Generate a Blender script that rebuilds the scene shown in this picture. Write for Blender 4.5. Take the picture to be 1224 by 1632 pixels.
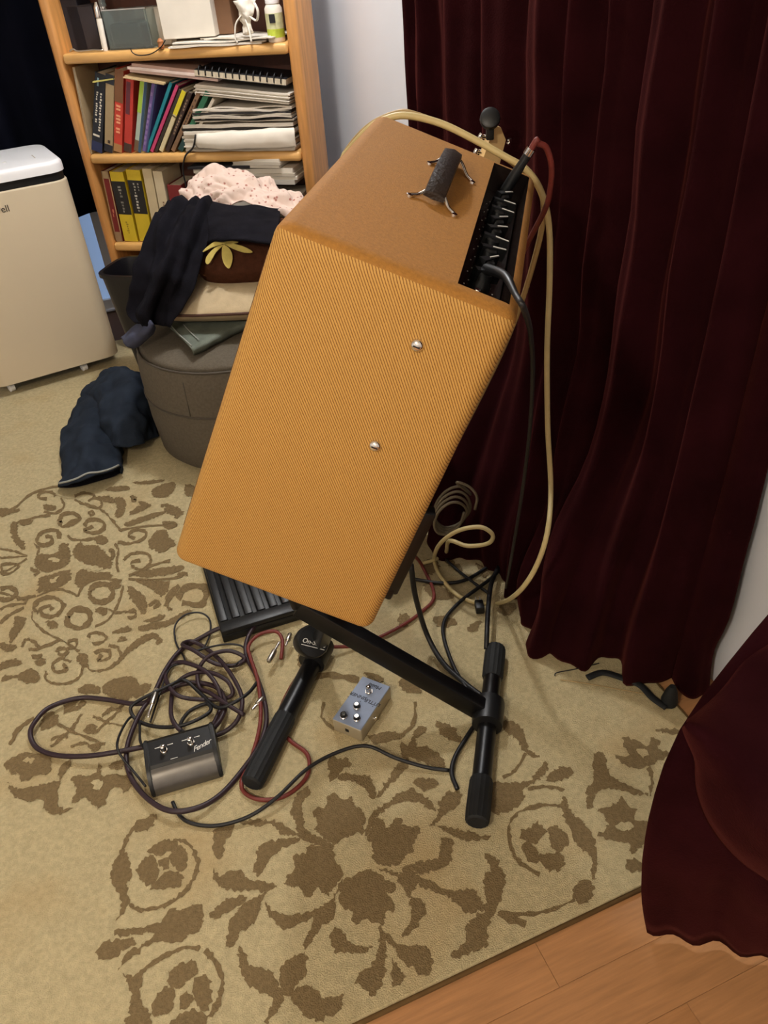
import bpy, bmesh, math, random
from mathutils import Vector, Matrix, noise
from mathutils.geometry import delaunay_2d_cdt
random.seed(7)
for o in list(bpy.data.objects): bpy.data.objects.remove(o)
scene = bpy.context.scene
COL = scene.collection

# ------------------------------------------------------------------ camera
FPX = 1250.0
VP = (755.0, 2480.0)              # image of the nadir
CAMH = 1.30
_dx, _dy = VP[0]-612.0, VP[1]-816.0
_r = math.hypot(_dx, _dy)
TILT = math.atan2(FPX, _r)
D_IMG = (_dx/_r, _dy/_r)
R_IMG = (D_IMG[1], -D_IMG[0])
FWD = Vector((0, math.cos(TILT), -math.sin(TILT)))
DWN = Vector((0, -math.sin(TILT), -math.cos(TILT)))
RGT = Vector((1, 0, 0))
EX = RGT*R_IMG[0] + DWN*D_IMG[0]
EY = RGT*R_IMG[1] + DWN*D_IMG[1]
CAMP = Vector((0, 0, CAMH))
cd = bpy.data.cameras.new('camera'); cam = bpy.data.objects.new('camera', cd); COL.objects.link(cam)
cd.sensor_fit = 'AUTO'; cd.sensor_width = 36.0; cd.lens = 36.0*FPX/1632.0
cd.clip_start = 0.02; cd.clip_end = 50
mw = Matrix.Identity(4)
for i, c in enumerate((EX, -EY, -FWD)):
    for k in range(3): mw[k][i] = c[k]
mw.translation = CAMP
cam.matrix_world = mw
scene.camera = cam

# ------------------------------------------------------------------ light
w = bpy.data.worlds.new('world'); scene.world = w; w.use_nodes = True
w.node_tree.nodes['Background'].inputs[0].default_value = (1.0, 0.80, 0.60, 1)
w.node_tree.nodes['Background'].inputs[1].default_value = 0.035
# two ceiling lamps: a warm one behind the camera, a whiter one in front of the bookcase
LAMPS = [(Vector((-0.80, -0.70, 2.10)), 74.0, (1.0, 0.885, 0.72), 'warm round ceiling lamp hanging behind the camera, out of view'),
         (Vector((-0.20, 2.32, 2.24)), 60.0, (0.97, 0.98, 1.0), 'whiter round ceiling lamp hanging in front of the bookcase, out of view')]
vs = scene.view_settings
vs.view_transform = 'Standard'; vs.look = 'None'; vs.gamma = 1.0; vs.use_curve_mapping = False
vs.exposure = 0.0

# ------------------------------------------------------------------ pixel helpers
def ray(px, py):
    a = ((px-612)*R_IMG[0] + (py-816)*R_IMG[1])/FPX
    b = ((px-612)*D_IMG[0] + (py-816)*D_IMG[1])/FPX
    return FWD + RGT*a + DWN*b
def F(px, py, z=0.0):
    r = ray(px, py); return CAMP + r*((z-CAMH)/r.z)
def PY(px, py, y):
    r = ray(px, py); return CAMP + r*(y/r.y)
def RP(px, py, p0, n):
    r = ray(px, py); return CAMP + r*((Vector(p0)-CAMP).dot(n)/r.dot(n))
YAW = math.radians(19.0)
E1 = Vector((math.cos(YAW), math.sin(YAW), 0)); E2 = Vector((-math.sin(YAW), math.cos(YAW), 0))
def RM(off, t, z=0.0): return E1*off + E2*t + Vector((0, 0, z))
def TPL(px, py, t):
    r = ray(px, py); return CAMP + r*(t/r.dot(E2))

# ------------------------------------------------------------------ materials
def lin(c): c /= 255.0; return c/12.92 if c <= 0.04045 else ((c+0.055)/1.055)**2.4
def S(r, g, b): return (lin(r), lin(g), lin(b), 1)
M = {}
def mat(name, col, rough=0.6, metal=0.0, var=0.0, scale=30.0, bump=0.0, bscale=None, spec=0.5, sheen=0.0, trans=0.0, detail=3.0, stretch=None, coat=0.0):
    m = bpy.data.materials.new(name); m.use_nodes = True
    nt = m.node_tree; b = nt.nodes['Principled BSDF']
    b.inputs['Base Color'].default_value = col; b.inputs['Roughness'].default_value = rough
    b.inputs['Metallic'].default_value = metal; b.inputs['Specular IOR Level'].default_value = spec
    b.inputs['Sheen Weight'].default_value = sheen; b.inputs['Transmission Weight'].default_value = trans
    b.inputs['Coat Weight'].default_value = coat
    if var > 0 or bump > 0:
        tc = nt.nodes.new('ShaderNodeTexCoord'); mp = nt.nodes.new('ShaderNodeMapping')
        nt.links.new(tc.outputs['Object'], mp.inputs[0])
        if stretch: mp.inputs['Scale'].default_value = stretch
    if var > 0:
        n = nt.nodes.new('ShaderNodeTexNoise'); n.inputs['Scale'].default_value = scale; n.inputs['Detail'].default_value = detail
        nt.links.new(mp.outputs[0], n.inputs['Vector'])
        r = nt.nodes.new('ShaderNodeValToRGB')
        r.color_ramp.elements[0].position = 0.3; r.color_ramp.elements[1].position = 0.7
        r.color_ramp.elements[0].color = tuple(c*(1-var) for c in col[:3])+(1,)
        r.color_ramp.elements[1].color = tuple(min(1, c*(1+var)) for c in col[:3])+(1,)
        nt.links.new(n.outputs[0], r.inputs[0]); nt.links.new(r.outputs[0], b.inputs['Base Color'])
    if bump > 0:
        n2 = nt.nodes.new('ShaderNodeTexNoise'); n2.inputs['Scale'].default_value = bscale or scale*3; n2.inputs['Detail'].default_value = 4
        nt.links.new(mp.outputs[0], n2.inputs['Vector'])
        bp = nt.nodes.new('ShaderNodeBump'); bp.inputs['Strength'].default_value = bump; bp.inputs['Distance'].default_value = 0.01
        nt.links.new(n2.outputs[0], bp.inputs['Height']); nt.links.new(bp.outputs[0], b.inputs['Normal'])
    M[name] = m; return m
def tweed(name, a, c, period, direction, contrast=True):
    m = mat(name, a, 0.75); nt = m.node_tree; b = nt.nodes['Principled BSDF']
    tc = nt.nodes.new('ShaderNodeTexCoord')
    dot = nt.nodes.new('ShaderNodeVectorMath'); dot.operation = 'DOT_PRODUCT'
    d = Vector(direction).normalized()/period
    dot.inputs[1].default_value = d
    nt.links.new(tc.outputs['Object'], dot.inputs[0])
    fr = nt.nodes.new('ShaderNodeMath'); fr.operation = 'FRACT'; nt.links.new(dot.outputs['Value'], fr.inputs[0])
    n = nt.nodes.new('ShaderNodeTexNoise'); n.inputs['Scale'].default_value = 500; nt.links.new(tc.outputs['Object'], n.inputs['Vector'])
    ad = nt.nodes.new('ShaderNodeMath'); ad.operation = 'MULTIPLY_ADD'; ad.inputs[1].default_value = 0.35; nt.links.new(n.outputs[0], ad.inputs[0]); nt.links.new(fr.outputs[0], ad.inputs[2])
    r = nt.nodes.new('ShaderNodeValToRGB'); e = r.color_ramp.elements
    e[0].position = 0.12; e[0].color = c; e[1].position = 0.42; e[1].color = a
    x = e.new(0.9); x.color = a; y = e.new(1.12 if False else 1.0); y.color = c
    nt.links.new(ad.outputs[0], r.inputs[0]); nt.links.new(r.outputs[0], b.inputs['Base Color'])
    bp = nt.nodes.new('ShaderNodeBump'); bp.inputs['Strength'].default_value = 0.35; bp.inputs['Distance'].default_value = 0.002
    nt.links.new(r.outputs[0], bp.inputs['Height']); nt.links.new(bp.outputs[0], b.inputs['Normal'])
    return m

mat('rug_cream', S(198, 182, 142), 0.95, var=0.13, scale=120, bump=0.6, bscale=420, spec=0.1)
# broad tone drift of the rug on top of the pile noise
nt = M['rug_cream'].node_tree
_b = nt.nodes['Principled BSDF']; _src = _b.inputs['Base Color'].links[0].from_socket
_tc = nt.nodes.new('ShaderNodeTexCoord'); _n = nt.nodes.new('ShaderNodeTexNoise'); _n.inputs['Scale'].default_value = 4.5; _n.inputs['Detail'].default_value = 5
_r = nt.nodes.new('ShaderNodeValToRGB'); _r.color_ramp.elements[0].position = .52; _r.color_ramp.elements[1].position = .75
_r.color_ramp.elements[0].color = (0, 0, 0, 1); _r.color_ramp.elements[1].color = (.6, .6, .6, 1)
_m = nt.nodes.new('ShaderNodeMix'); _m.data_type = 'RGBA'; _m.inputs[7].default_value = S(186, 156, 108)
nt.links.new(_tc.outputs['Object'], _n.inputs['Vector']); nt.links.new(_n.outputs[0], _r.inputs[0]); nt.links.new(_r.outputs[0], _m.inputs[0]); nt.links.new(_src, _m.inputs[6]); nt.links.new(_m.outputs[2], _b.inputs['Base Color'])
mat('rug_brown', S(132, 112, 80), 0.95, var=0.14, scale=150, bump=0.6, bscale=420, spec=0.1)
mat('rug_binding', S(104, 80, 50), 0.9, var=0.1, scale=60, spec=0.1)
mat('oak', S(184, 132, 86), 0.5, var=0.14, scale=14, stretch=(0.7, 9, 9), bump=0.05)
mat('oak_light', S(190, 140, 92), 0.5, var=0.14, scale=12, stretch=(0.7, 9, 9), bump=0.05)
mat('oak_red', S(178, 126, 80), 0.5, var=0.15, scale=16, stretch=(0.7, 9, 9), bump=0.05)
mat('subfloor', S(90, 60, 36), 0.8)
mat('wall_paint', S(228, 230, 236), 0.8, var=0.02, scale=4, bump=0.03, bscale=120)
mat('ceiling_paint', S(225, 220, 210), 0.9, var=0.02, scale=4)
mat('trim_paint', S(225, 222, 216), 0.5, var=0.01, scale=5)
mat('pine', S(198, 140, 78), 0.4, var=0.22, scale=10, stretch=(6, 6, 0.6), coat=0.15)
mat('pine_shelf', S(218, 168, 100), 0.4, var=0.15, scale=10, stretch=(0.6, 6, 6), coat=0.15)
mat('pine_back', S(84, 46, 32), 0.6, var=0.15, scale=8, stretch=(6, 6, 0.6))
mat('velvet', S(36, 10, 14), 0.95, var=0.3, scale=9, bump=0.15, bscale=300, spec=0.02, sheen=0.09)
M['velvet'].node_tree.nodes['Principled BSDF'].inputs['Sheen Tint'].default_value = (0.7, 0.16, 0.12, 1)
mat('night_cloth', S(22, 24, 36), 0.95, var=0.2, scale=8, spec=0.05)
mat('ac_white', S(206, 190, 162), 0.45, var=0.01, scale=4)
mat('ac_lid', S(250, 250, 252), 0.35)
mat('black_plastic', S(16, 17, 19), 0.42, var=0.1, scale=40)
mat('black_rubber', S(17, 19, 21), 0.7, var=0.15, scale=60, bump=0.1)
mat('black_metal', S(14, 14, 16), 0.35, metal=0.2)
mat('chrome', S(230, 226, 220), 0.15, metal=1.0)
mat('nickel', S(206, 200, 188), 0.3, metal=1.0)
mat('plate_cool_reflection', S(140, 152, 176), 0.6, metal=0.0, var=0.04, scale=80, spec=0.3)  # silver pedal plate, cool ceiling light reflection put into its blue-grey colour
mat('pedal_side', S(176, 164, 138), 0.45, metal=0.3)
mat('silver_paint', S(104, 100, 95), 0.35, metal=0.6, var=0.06, scale=60)
mat('ink', S(22, 22, 28), 0.6)
mat('white_ink', S(225, 222, 216), 0.6)
mat('leather', S(38, 26, 18), 0.45, var=0.2, scale=50, bump=0.2, bscale=200)
tweed('tweed_side', S(198, 152, 78), S(132, 84, 26), 0.0027, (0.80, 0, 0.60))
mat('tweed_top_dim', S(164, 112, 44), 0.8, var=0.12, scale=260, bump=0.15, bscale=500)  # same tweed, with the top's weaker light put into a darker colour
mat('panel_dark', S(40, 28, 24), 0.25, metal=0.5, var=0.2, scale=20)
mat('grille_cloth', S(96, 66, 40), 0.9, var=0.3, scale=200)
mat('ottoman', S(96, 88, 76), 0.85, var=0.12, scale=140, bump=0.25, bscale=400, spec=0.15)
mat('ottoman_pipe', S(70, 62, 52), 0.7)
mat('denim', S(38, 45, 56), 0.95, var=0.28, scale=16, bump=0.3, bscale=500, spec=0.1)
mat('denim_dark', S(19, 18, 24), 0.95, var=0.3, scale=20, bump=0.3, bscale=400, spec=0.1)
mat('denim_grey', S(104, 110, 100), 0.95, var=0.2, scale=24, bump=0.3, bscale=500, spec=0.1)
mat('stitch', S(150, 152, 146), 0.8)
mat('cushion_brown', S(72, 42, 28), 0.9, var=0.2, scale=60, bump=0.2, bscale=300, spec=0.1)
mat('leaf_yellow', S(196, 178, 96), 0.85, var=0.12, scale=60)
mat('cream_cloth', S(190, 170, 136), 0.9, var=0.08, scale=40, bump=0.15, bscale=300)
mat('pipe_brown', S(70, 40, 26), 0.7)
mat('bin_black', S(17, 16, 21), 0.4)
mat('paper', S(226, 218, 204), 0.85, var=0.05, scale=14)
mat('paper_grey', S(196, 186, 170), 0.85, var=0.07, scale=14)
mat('page', S(208, 196, 172), 0.85, var=0.12, scale=160, stretch=(1, 1, 0.2))
mat('glass', S(220, 232, 228), 0.06, trans=0.92, spec=0.5)
mat('purple_cable', S(44, 26, 34), 0.5, var=0.15, scale=90)
mat('black_cable', S(18, 16, 18), 0.5)
mat('red_cable', S(112, 42, 34), 0.55, var=0.15, scale=90)
mat('tan_cable', S(170, 142, 92), 0.5, var=0.05, scale=40)
mat('cream_cable', S(206, 186, 132), 0.5, var=0.05, scale=40)
mat('grey_cable', S(112, 100, 78), 0.5)
mat('maple', S(232, 196, 138), 0.4, var=0.08, scale=20)
mat('rosewood', S(58, 34, 24), 0.5, var=0.2, scale=20)
mat('guitar_black', S(18, 18, 20), 0.2, coat=0.5)
def emis(name, col, st):
    m = bpy.data.materials.new(name); m.use_nodes = True; b = m.node_tree.nodes['Principled BSDF']
    b.inputs['Base Color'].default_value = col; b.inputs['Emission Color'].default_value = col; b.inputs['Emission Strength'].default_value = st
    M[name] = m
emis('daylight_pane', S(165, 195, 240), 0.40)
emis('jewel_pink', S(255, 120, 130), 1.5)
emis('lamp_glow', (1.0, 0.86, 0.68, 1), 3.0)
# floral cotton
def floral():
    m = mat('floral', S(226, 200, 184), 0.9); nt = m.node_tree; b = nt.nodes['Principled BSDF']
    tc = nt.nodes.new('ShaderNodeTexCoord'); v = nt.nodes.new('ShaderNodeTexVoronoi'); v.inputs['Scale'].default_value = 60
    n = nt.nodes.new('ShaderNodeTexNoise'); n.inputs['Scale'].default_value = 60
    nt.links.new(tc.outputs['Object'], v.inputs['Vector']); nt.links.new(tc.outputs['Object'], n.inputs['Vector'])
    a = nt.nodes.new('ShaderNodeMath'); a.operation = 'MULTIPLY_ADD'; a.inputs[1].default_value = 0.5
    nt.links.new(n.outputs[0], a.inputs[0]); nt.links.new(v.outputs['Distance'], a.inputs[2])
    r = nt.nodes.new('ShaderNodeValToRGB'); e = r.color_ramp.elements
    e[0].position = 0.40; e[0].color = S(160, 104, 92); e[1].position = 0.52; e[1].color = S(214, 190, 176)
    nt.links.new(a.outputs[0], r.inputs[0]); nt.links.new(r.outputs[0], b.inputs['Base Color'])
floral()

# ------------------------------------------------------------------ mesh helpers
def me_obj(name, bm, m, parent=None, smooth=False, mats=None):
    bmesh.ops.recalc_face_normals(bm, faces=bm.faces)
    me = bpy.data.meshes.new(name); bm.to_mesh(me); bm.free()
    for x in (mats or [m]): me.materials.append(M[x] if isinstance(x, str) else x)
    if smooth:
        for p in me.polygons: p.use_smooth = True
        if smooth != True: me.set_sharp_from_angle(angle=math.radians(smooth))
    o = bpy.data.objects.new(name, me); COL.objects.link(o)
    if parent: o.parent = parent
    return o
def tag(o, label=None, cat=None, group=None, kind=None):
    if label: o['label'] = label
    if cat: o['category'] = cat
    if group: o['group'] = group
    if kind: o['kind'] = kind
    return o
def thing(name, label, cat, loc=(0, 0, 0), group=None, mtx=None):
    o = bpy.data.objects.new(name, None); COL.objects.link(o); o.empty_display_size = 0.05
    if mtx is not None: o.matrix_world = mtx
    else: o.location = loc
    return tag(o, label, cat, group)
def frame(o, x, y, z):
    m = Matrix.Identity(4)
    for i, c in enumerate((x, y, z)):
        for k in range(3): m[k][i] = c[k]
    m.translation = o; return m
def box(bm, lo, hi, mtx=None, bev=0.0, seg=2, mi=0):
    r = bmesh.ops.create_cube(bm, size=1.0)
    vs_ = r['verts']
    for v in vs_:
        v.co = Vector([lo[k] + (v.co[k]+0.5)*(hi[k]-lo[k]) for k in range(3)])
    fs = set(f for v in vs_ for f in v.link_faces)
    if bev > 0:
        es = list(set(e for v in vs_ for e in v.link_edges))
        rr = bmesh.ops.bevel(bm, geom=es, offset=bev, segments=seg, affect='EDGES', profile=0.5)
        vs_ = list(set(v for f in rr['faces'] for v in f.verts) | set(v for v in vs_ if v.is_valid))
    vs_ = [v for v in vs_ if v.is_valid]
    for f in set(f for v in vs_ for f in v.link_faces): f.material_index = mi
    if mtx is not None: bmesh.ops.transform(bm, matrix=mtx, verts=vs_)
    return vs_
def bx(lo, hi, bev=0.0, seg=2, mtx=None):
    bm = bmesh.new(); box(bm, lo, hi, mtx, bev, seg); return bm
def prism(bm, poly, vec, mtx=None, mi=0):
    vec = Vector(vec)
    a = [bm.verts.new(Vector(p)) for p in poly]; b = [bm.verts.new(Vector(p)+vec) for p in poly]
    f = [bm.faces.new(a), bm.faces.new(b[::-1])]; n = len(poly)
    for i in range(n): f.append(bm.faces.new((a[i], b[i], b[(i+1) % n], a[(i+1) % n])))
    for x in f: x.material_index = mi
    if mtx is not None: bmesh.ops.transform(bm, matrix=mtx, verts=a+b)
    return a+b
def lathe(bm, prof, n=20, mtx=None, cap=True, ribs=0, ribd=0.0, mi=0):
    rows = []
    for r, z in prof:
        row = []
        for i in range(n):
            a = 2*math.pi*i/n; rr = r*(1-(ribd if (ribs and i % 2) else 0))
            row.append(bm.verts.new((rr*math.cos(a), rr*math.sin(a), z)))
        rows.append(row)
    fs = []
    for a, b in zip(rows, rows[1:]):
        for i in range(n): fs.append(bm.faces.new((a[i], a[(i+1) % n], b[(i+1) % n], b[i])))
    if cap: fs.append(bm.faces.new(rows[0][::-1])); fs.append(bm.faces.new(rows[-1]))
    for f in fs: f.material_index = mi
    vv = [v for r in rows for v in r]
    if mtx is not None: bmesh.ops.transform(bm, matrix=mtx, verts=vv)
    return vv
def zframe(p, d):
    d = Vector(d).normalized(); a = Vector((0, 0, 1)) if abs(d.z) < 0.9 else Vector((1, 0, 0))
    x = a.cross(d).normalized(); return frame(Vector(p), x, d.cross(x), d)
def crom(pts, k=6, closed=False):
    P = [Vector(p) for p in pts]; n = len(P); out = []
    if n < 3 and not closed:
        return [P[0].lerp(P[-1], i/float(k)) for i in range(k+1)]
    rng = range(n if closed else n-1)
    for i in rng:
        p1, p2 = P[i], P[(i+1) % n]
        p0 = P[i-1] if (closed or i > 0) else p1*2-p2
        p3 = P[(i+2) % n] if (closed or i+2 < n) else p2*2-p1
        for j in range(k):
            t = j/k
            out.append(0.5*((2*p1)+(p2-p0)*t+(2*p0-5*p1+4*p2-p3)*t*t+(3*p1-p0-3*p2+p3)*t**3))
    if not closed: out.append(P[-1])
    return out
def tube(bm, pts, r, n=8, smooth=6, cap=True, flat=1.0, mi=0):
    P = crom(pts, smooth) if smooth else [Vector(p) for p in pts]
    Q = [P[0]]
    for p in P[1:]:
        if (p-Q[-1]).length > 1e-4: Q.append(p)
    P = Q; up = None; rows = []
    for i, p in enumerate(P):
        t = (P[min(i+1, len(P)-1)]-P[max(i-1, 0)]).normalized()
        if up is None:
            a = Vector((0, 0, 1)) if abs(t.z) < 0.9 else Vector((1, 0, 0))
            up = (a-t*a.dot(t)).normalized()
        else:
            up = (up-t*up.dot(t))
            up = up.normalized() if up.length > 1e-6 else t.orthogonal().normalized()
        s = t.cross(up)
        rr = r(i/(len(P)-1)) if callable(r) else r
        rows.append([bm.verts.new(p+(s*math.cos(2*math.pi*k/n)+up*math.sin(2*math.pi*k/n)*flat)*rr) for k in range(n)])
    fs = []
    for a, b in zip(rows, rows[1:]):
        for k in range(n): fs.append(bm.faces.new((a[k], a[(k+1) % n], b[(k+1) % n], b[k])))
    if cap: fs.append(bm.faces.new(rows[0][::-1])); fs.append(bm.faces.new(rows[-1]))
    for f in fs: f.material_index = mi
def loft(rows, nu=24, nv=24, disp=0.0, dscale=8.0, thick=0.004, fold=None, seed=0):
    """rows of control points -> smooth solid sheet"""
    def resample(pts, n):
        c = crom(pts, 12); L = [0]
        for a, b in zip(c, c[1:]): L.append(L[-1]+(b-a).length)
        out = []; j = 0
        for i in range(n):
            s = L[-1]*i/(n-1)
            while j < len(L)-2 and L[j+1] < s: j += 1
            d = L[j+1]-L[j]; out.append(c[j].lerp(c[j+1], (s-L[j])/d if d > 1e-9 else 0))
        return out
    R = [resample(r, nu) for r in rows]
    G = [resample([r[i] for r in R], nv) for i in range(nu)]     # G[u][v]
    N = [[None]*nv for _ in range(nu)]
    for u in range(nu):
        for v in range(nv):
            a = G[min(u+1, nu-1)][v]-G[max(u-1, 0)][v]; b = G[u][min(v+1, nv-1)]-G[u][max(v-1, 0)]
            c = a.cross(b); N[u][v] = c.normalized() if c.length > 1e-9 else Vector((0, 0, 1))
    H = [[G[u][v].copy() for v in range(nv)] for u in range(nu)]
    for u in range(nu):
        for v in range(nv):
            d = 0.0
            if disp:
                p = G[u][v]*dscale+Vector((seed*7.3, 0, 0))
                d += disp*(noise.noise(p)+0.5*noise.noise(p*2.1)-0.3*abs(noise.noise(p*1.3+Vector((5, 5, 5)))))
            if fold: d += fold(u/(nu-1), v/(nv-1))
            H[u][v] = G[u][v]+N[u][v]*d
    bm = bmesh.new()
    A = [[bm.verts.new(H[u][v]) for v in range(nv)] for u in range(nu)]
    B = [[bm.verts.new(H[u][v]-N[u][v]*thick) for v in range(nv)] for u in range(nu)]
    for u in range(nu-1):
        for v in range(nv-1):
            bm.faces.new((A[u][v], A[u+1][v], A[u+1][v+1], A[u][v+1]))
            bm.faces.new((B[u][v], B[u][v+1], B[u+1][v+1], B[u+1][v]))
    for u in range(nu-1):
        bm.faces.new((A[u][0], B[u][0], B[u+1][0], A[u+1][0])); bm.faces.new((A[u][-1], A[u+1][-1], B[u+1][-1], B[u][-1]))
    for v in range(nv-1):
        bm.faces.new((A[0][v], A[0][v+1], B[0][v+1], B[0][v])); bm.faces.new((A[-1][v], B[-1][v], B[-1][v+1], A[-1][v+1]))
    return bm
def text_obj(name, body, size, mtx, m, parent=None, ext=0.0003, shear=0.0, space=1.0, align='CENTER'):
    cu = bpy.data.curves.new('lettering', 'FONT'); cu.body = body; cu.size = size; cu.extrude = ext
    cu.align_x = align; cu.align_y = 'CENTER'; cu.shear = shear; cu.space_character = space
    t = bpy.data.objects.new('lettering_tmp', cu); COL.objects.link(t)
    dg = bpy.context.evaluated_depsgraph_get(); me = bpy.data.meshes.new_from_object(t.evaluated_get(dg))
    bpy.data.objects.remove(t); bpy.data.curves.remove(cu)
    me.transform(mtx); me.materials.clear(); me.materials.append(M[m])
    o = bpy.data.objects.new(name, me); COL.objects.link(o)
    if parent: o.parent = parent
    return o

# ================================================================== SETTING
FLZ = -0.012           # boards; the rug's top is z = 0
WALL_R = 0.968; WALL_B = 3.62; CEIL = 2.40; LEFT = -2.6; FRONT = -1.6
fl = me_obj('floor', bx((LEFT, FRONT, FLZ-0.05), (WALL_R+0.12, WALL_B+0.12, FLZ-0.006), mtx=frame(Vector((0, 0, 0)), E1, E2, Vector((0, 0, 1)))), 'subfloor')
tag(fl, kind='structure')
# boards, laid along E1
plank_meshes = {}
def plank(x0, x1, row, wdt, m):
    key = (round(x1-x0, 3), m)
    if key not in plank_meshes:
        bm = bx((0, 0.0002, -0.006), (x1-x0-0.0005, wdt-0.0002, 0), bev=0.0004, seg=1)
        o = me_obj('plank', bm, m, fl); plank_meshes[key] = o.data
    else:
        o = bpy.data.objects.new('plank', plank_meshes[key]); COL.objects.link(o); o.parent = fl
    o.matrix_local = frame(RM(x0, row, FLZ), E1, E2, Vector((0, 0, 1)))
PW = 0.092
for k in range(-9, 26):
    t0 = -0.32 + k*PW*1.0
    if t0 > 1.75: break
    x = LEFT + ((k*0.37) % 0.9)
    if t0 > 0.55: x = 0.80
    xs = [max(LEFT, x-0.9)] if t0 <= 0.55 else [0.80]
    while x < WALL_R:
        if x > xs[-1]+0.02: xs.append(x)
        x += 0.9
    xs.append(WALL_R)
    for a, b in zip(xs, xs[1:]):
        if b-a > 0.03: plank(a, b, t0, PW, random.choice(['oak', 'oak_light', 'oak_red', 'oak']))
RMX = frame(Vector((0, 0, 0)), E1, E2, Vector((0, 0, 1)))
wr = me_obj('wall_right', bx((WALL_R, FRONT, FLZ), (WALL_R+0.12, WALL_B+0.12, CEIL), mtx=RMX), 'wall_paint'); tag(wr, kind='structure')
# back wall with a low window opening
WIN = (-1.25, 0.10, -0.005, 1.75)
bm = bmesh.new()
box(bm, (LEFT, WALL_B, FLZ), (WIN[0], WALL_B+0.12, CEIL), RMX); box(bm, (WIN[1], WALL_B, FLZ), (WALL_R, WALL_B+0.12, CEIL), RMX)
box(bm, (WIN[0], WALL_B, FLZ), (WIN[1], WALL_B+0.12, WIN[2]), RMX); box(bm, (WIN[0], WALL_B, WIN[3]), (WIN[1], WALL_B+0.12, CEIL), RMX)
tag(me_obj('wall_back', bm, 'wall_paint'), kind='structure')
tag(me_obj('wall_left', bx((LEFT-0.12, FRONT, FLZ), (LEFT, WALL_B+0.12, CEIL), mtx=RMX), 'wall_paint'), kind='structure')
tag(me_obj('wall_front', bx((LEFT-0.12, FRONT-0.12, FLZ), (WALL_R+0.12, FRONT, CEIL), mtx=RMX), 'wall_paint'), kind='structure')
tag(me_obj('ceiling', bx((LEFT-0.12, FRONT-0.12, CEIL), (WALL_R+0.12, WALL_B+0.12, CEIL+0.1), mtx=RMX), 'ceiling_paint'), kind='structure')
win = bpy.data.objects.new('window_1', None); COL.objects.link(win); tag(win, kind='structure')
bm = bmesh.new()
for a, b in (((WIN[0], WIN[2]), (WIN[0]+0.04, WIN[3])), ((WIN[1]-0.04, WIN[2]), (WIN[1], WIN[3])), ((WIN[0], WIN[2]), (WIN[1], WIN[2]+0.04)), ((WIN[0], WIN[3]-0.04), (WIN[1], WIN[3])), ((-0.6, WIN[2]), (-0.56, WIN[3]))):
    box(bm, (a[0], WALL_B+0.02, a[1]), (b[0], WALL_B+0.07, b[1]), RMX)
me_obj('window_frame', bm, 'trim_paint', win)
for a, b in ((WIN[0]+0.04, -0.6), (-0.56, WIN[1]-0.04)):
    me_obj('pane', bx((a, WALL_B+0.04, WIN[2]+0.04), (b, WALL_B+0.05, WIN[3]-0.04), mtx=RMX), 'daylight_pane', win)

# ceiling lamp: the room's light
for LP, LPW, LPC, LPL in LAMPS:
    lt = thing('ceiling_lamp', LPL, 'lamp', LP); up_ = CEIL-LP.z
    bm = bmesh.new(); lathe(bm, [(0.02, up_-.002), (0.07, up_-.002), (0.075, up_-.025), (0.03, up_-.04), (0.03, up_-.05)], 24); me_obj('ceiling_rose', bm, 'trim_paint', lt, 40)
    bm = bmesh.new(); lathe(bm, [(0.008, 0.10), (0.008, up_-.04)], 10); me_obj('stem', bm, 'nickel', lt, 40)
    bm = bmesh.new(); lathe(bm, [(0.10, 0.085), (0.115, 0.095), (0.115, 0.10), (0.01, 0.105)], 24); me_obj('holder', bm, 'nickel', lt, 40)
    ld = bpy.data.lights.new('lamp_bulb', 'POINT'); ld.energy = LPW; ld.color = LPC; ld.shadow_soft_size = 0.07
    lo = bpy.data.objects.new('lamp_bulb', ld); COL.objects.link(lo); lo.parent = lt; lo.location = (0, 0, 0)

# ================================================================== RUG
RUG0, RUG1, RUGT0, RUGT1 = -2.15, 0.855, 0.49, 3.25
rug = thing('area_rug', 'cream area rug with brown floral scroll pattern under the amplifier stand', 'rug', RM((RUG0+RUG1)/2, (RUGT0+RUGT1)/2, FLZ))
RL = -rug.location
bm = bx((RUG0+0.003, RUGT0+0.003, FLZ+0.0005), (RUG1-0.003, RUGT1-0.003, 0.0), bev=0.003, mtx=RMX)
bmesh.ops.translate(bm, vec=RL, verts=bm.verts); me_obj('pile', bm, 'rug_cream', rug)
bm = bmesh.new()
cs = [RM(RUG0, RUGT0, -0.0075), RM(RUG1, RUGT0, -0.0075), RM(RUG1, RUGT1, -0.0075), RM(RUG0, RUGT1, -0.0075)]
for i in range(4): tube(bm, [cs[i]+RL, cs[(i+1) % 4]+RL], 0.0042, 8, 4)
me_obj('bound_edge', bm, 'rug_binding', rug, True)
CR = {'A': (0, 740, 3.709), 'B': (0, 1050, 3.709), 'C': (140, 1280, 3.825), 'D': (380, 1180, 3.61), 'E': (640, 1150, 2.782), 'H': (620, 740, 4.08), 'J': (360, 900, 2.55)}
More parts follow.
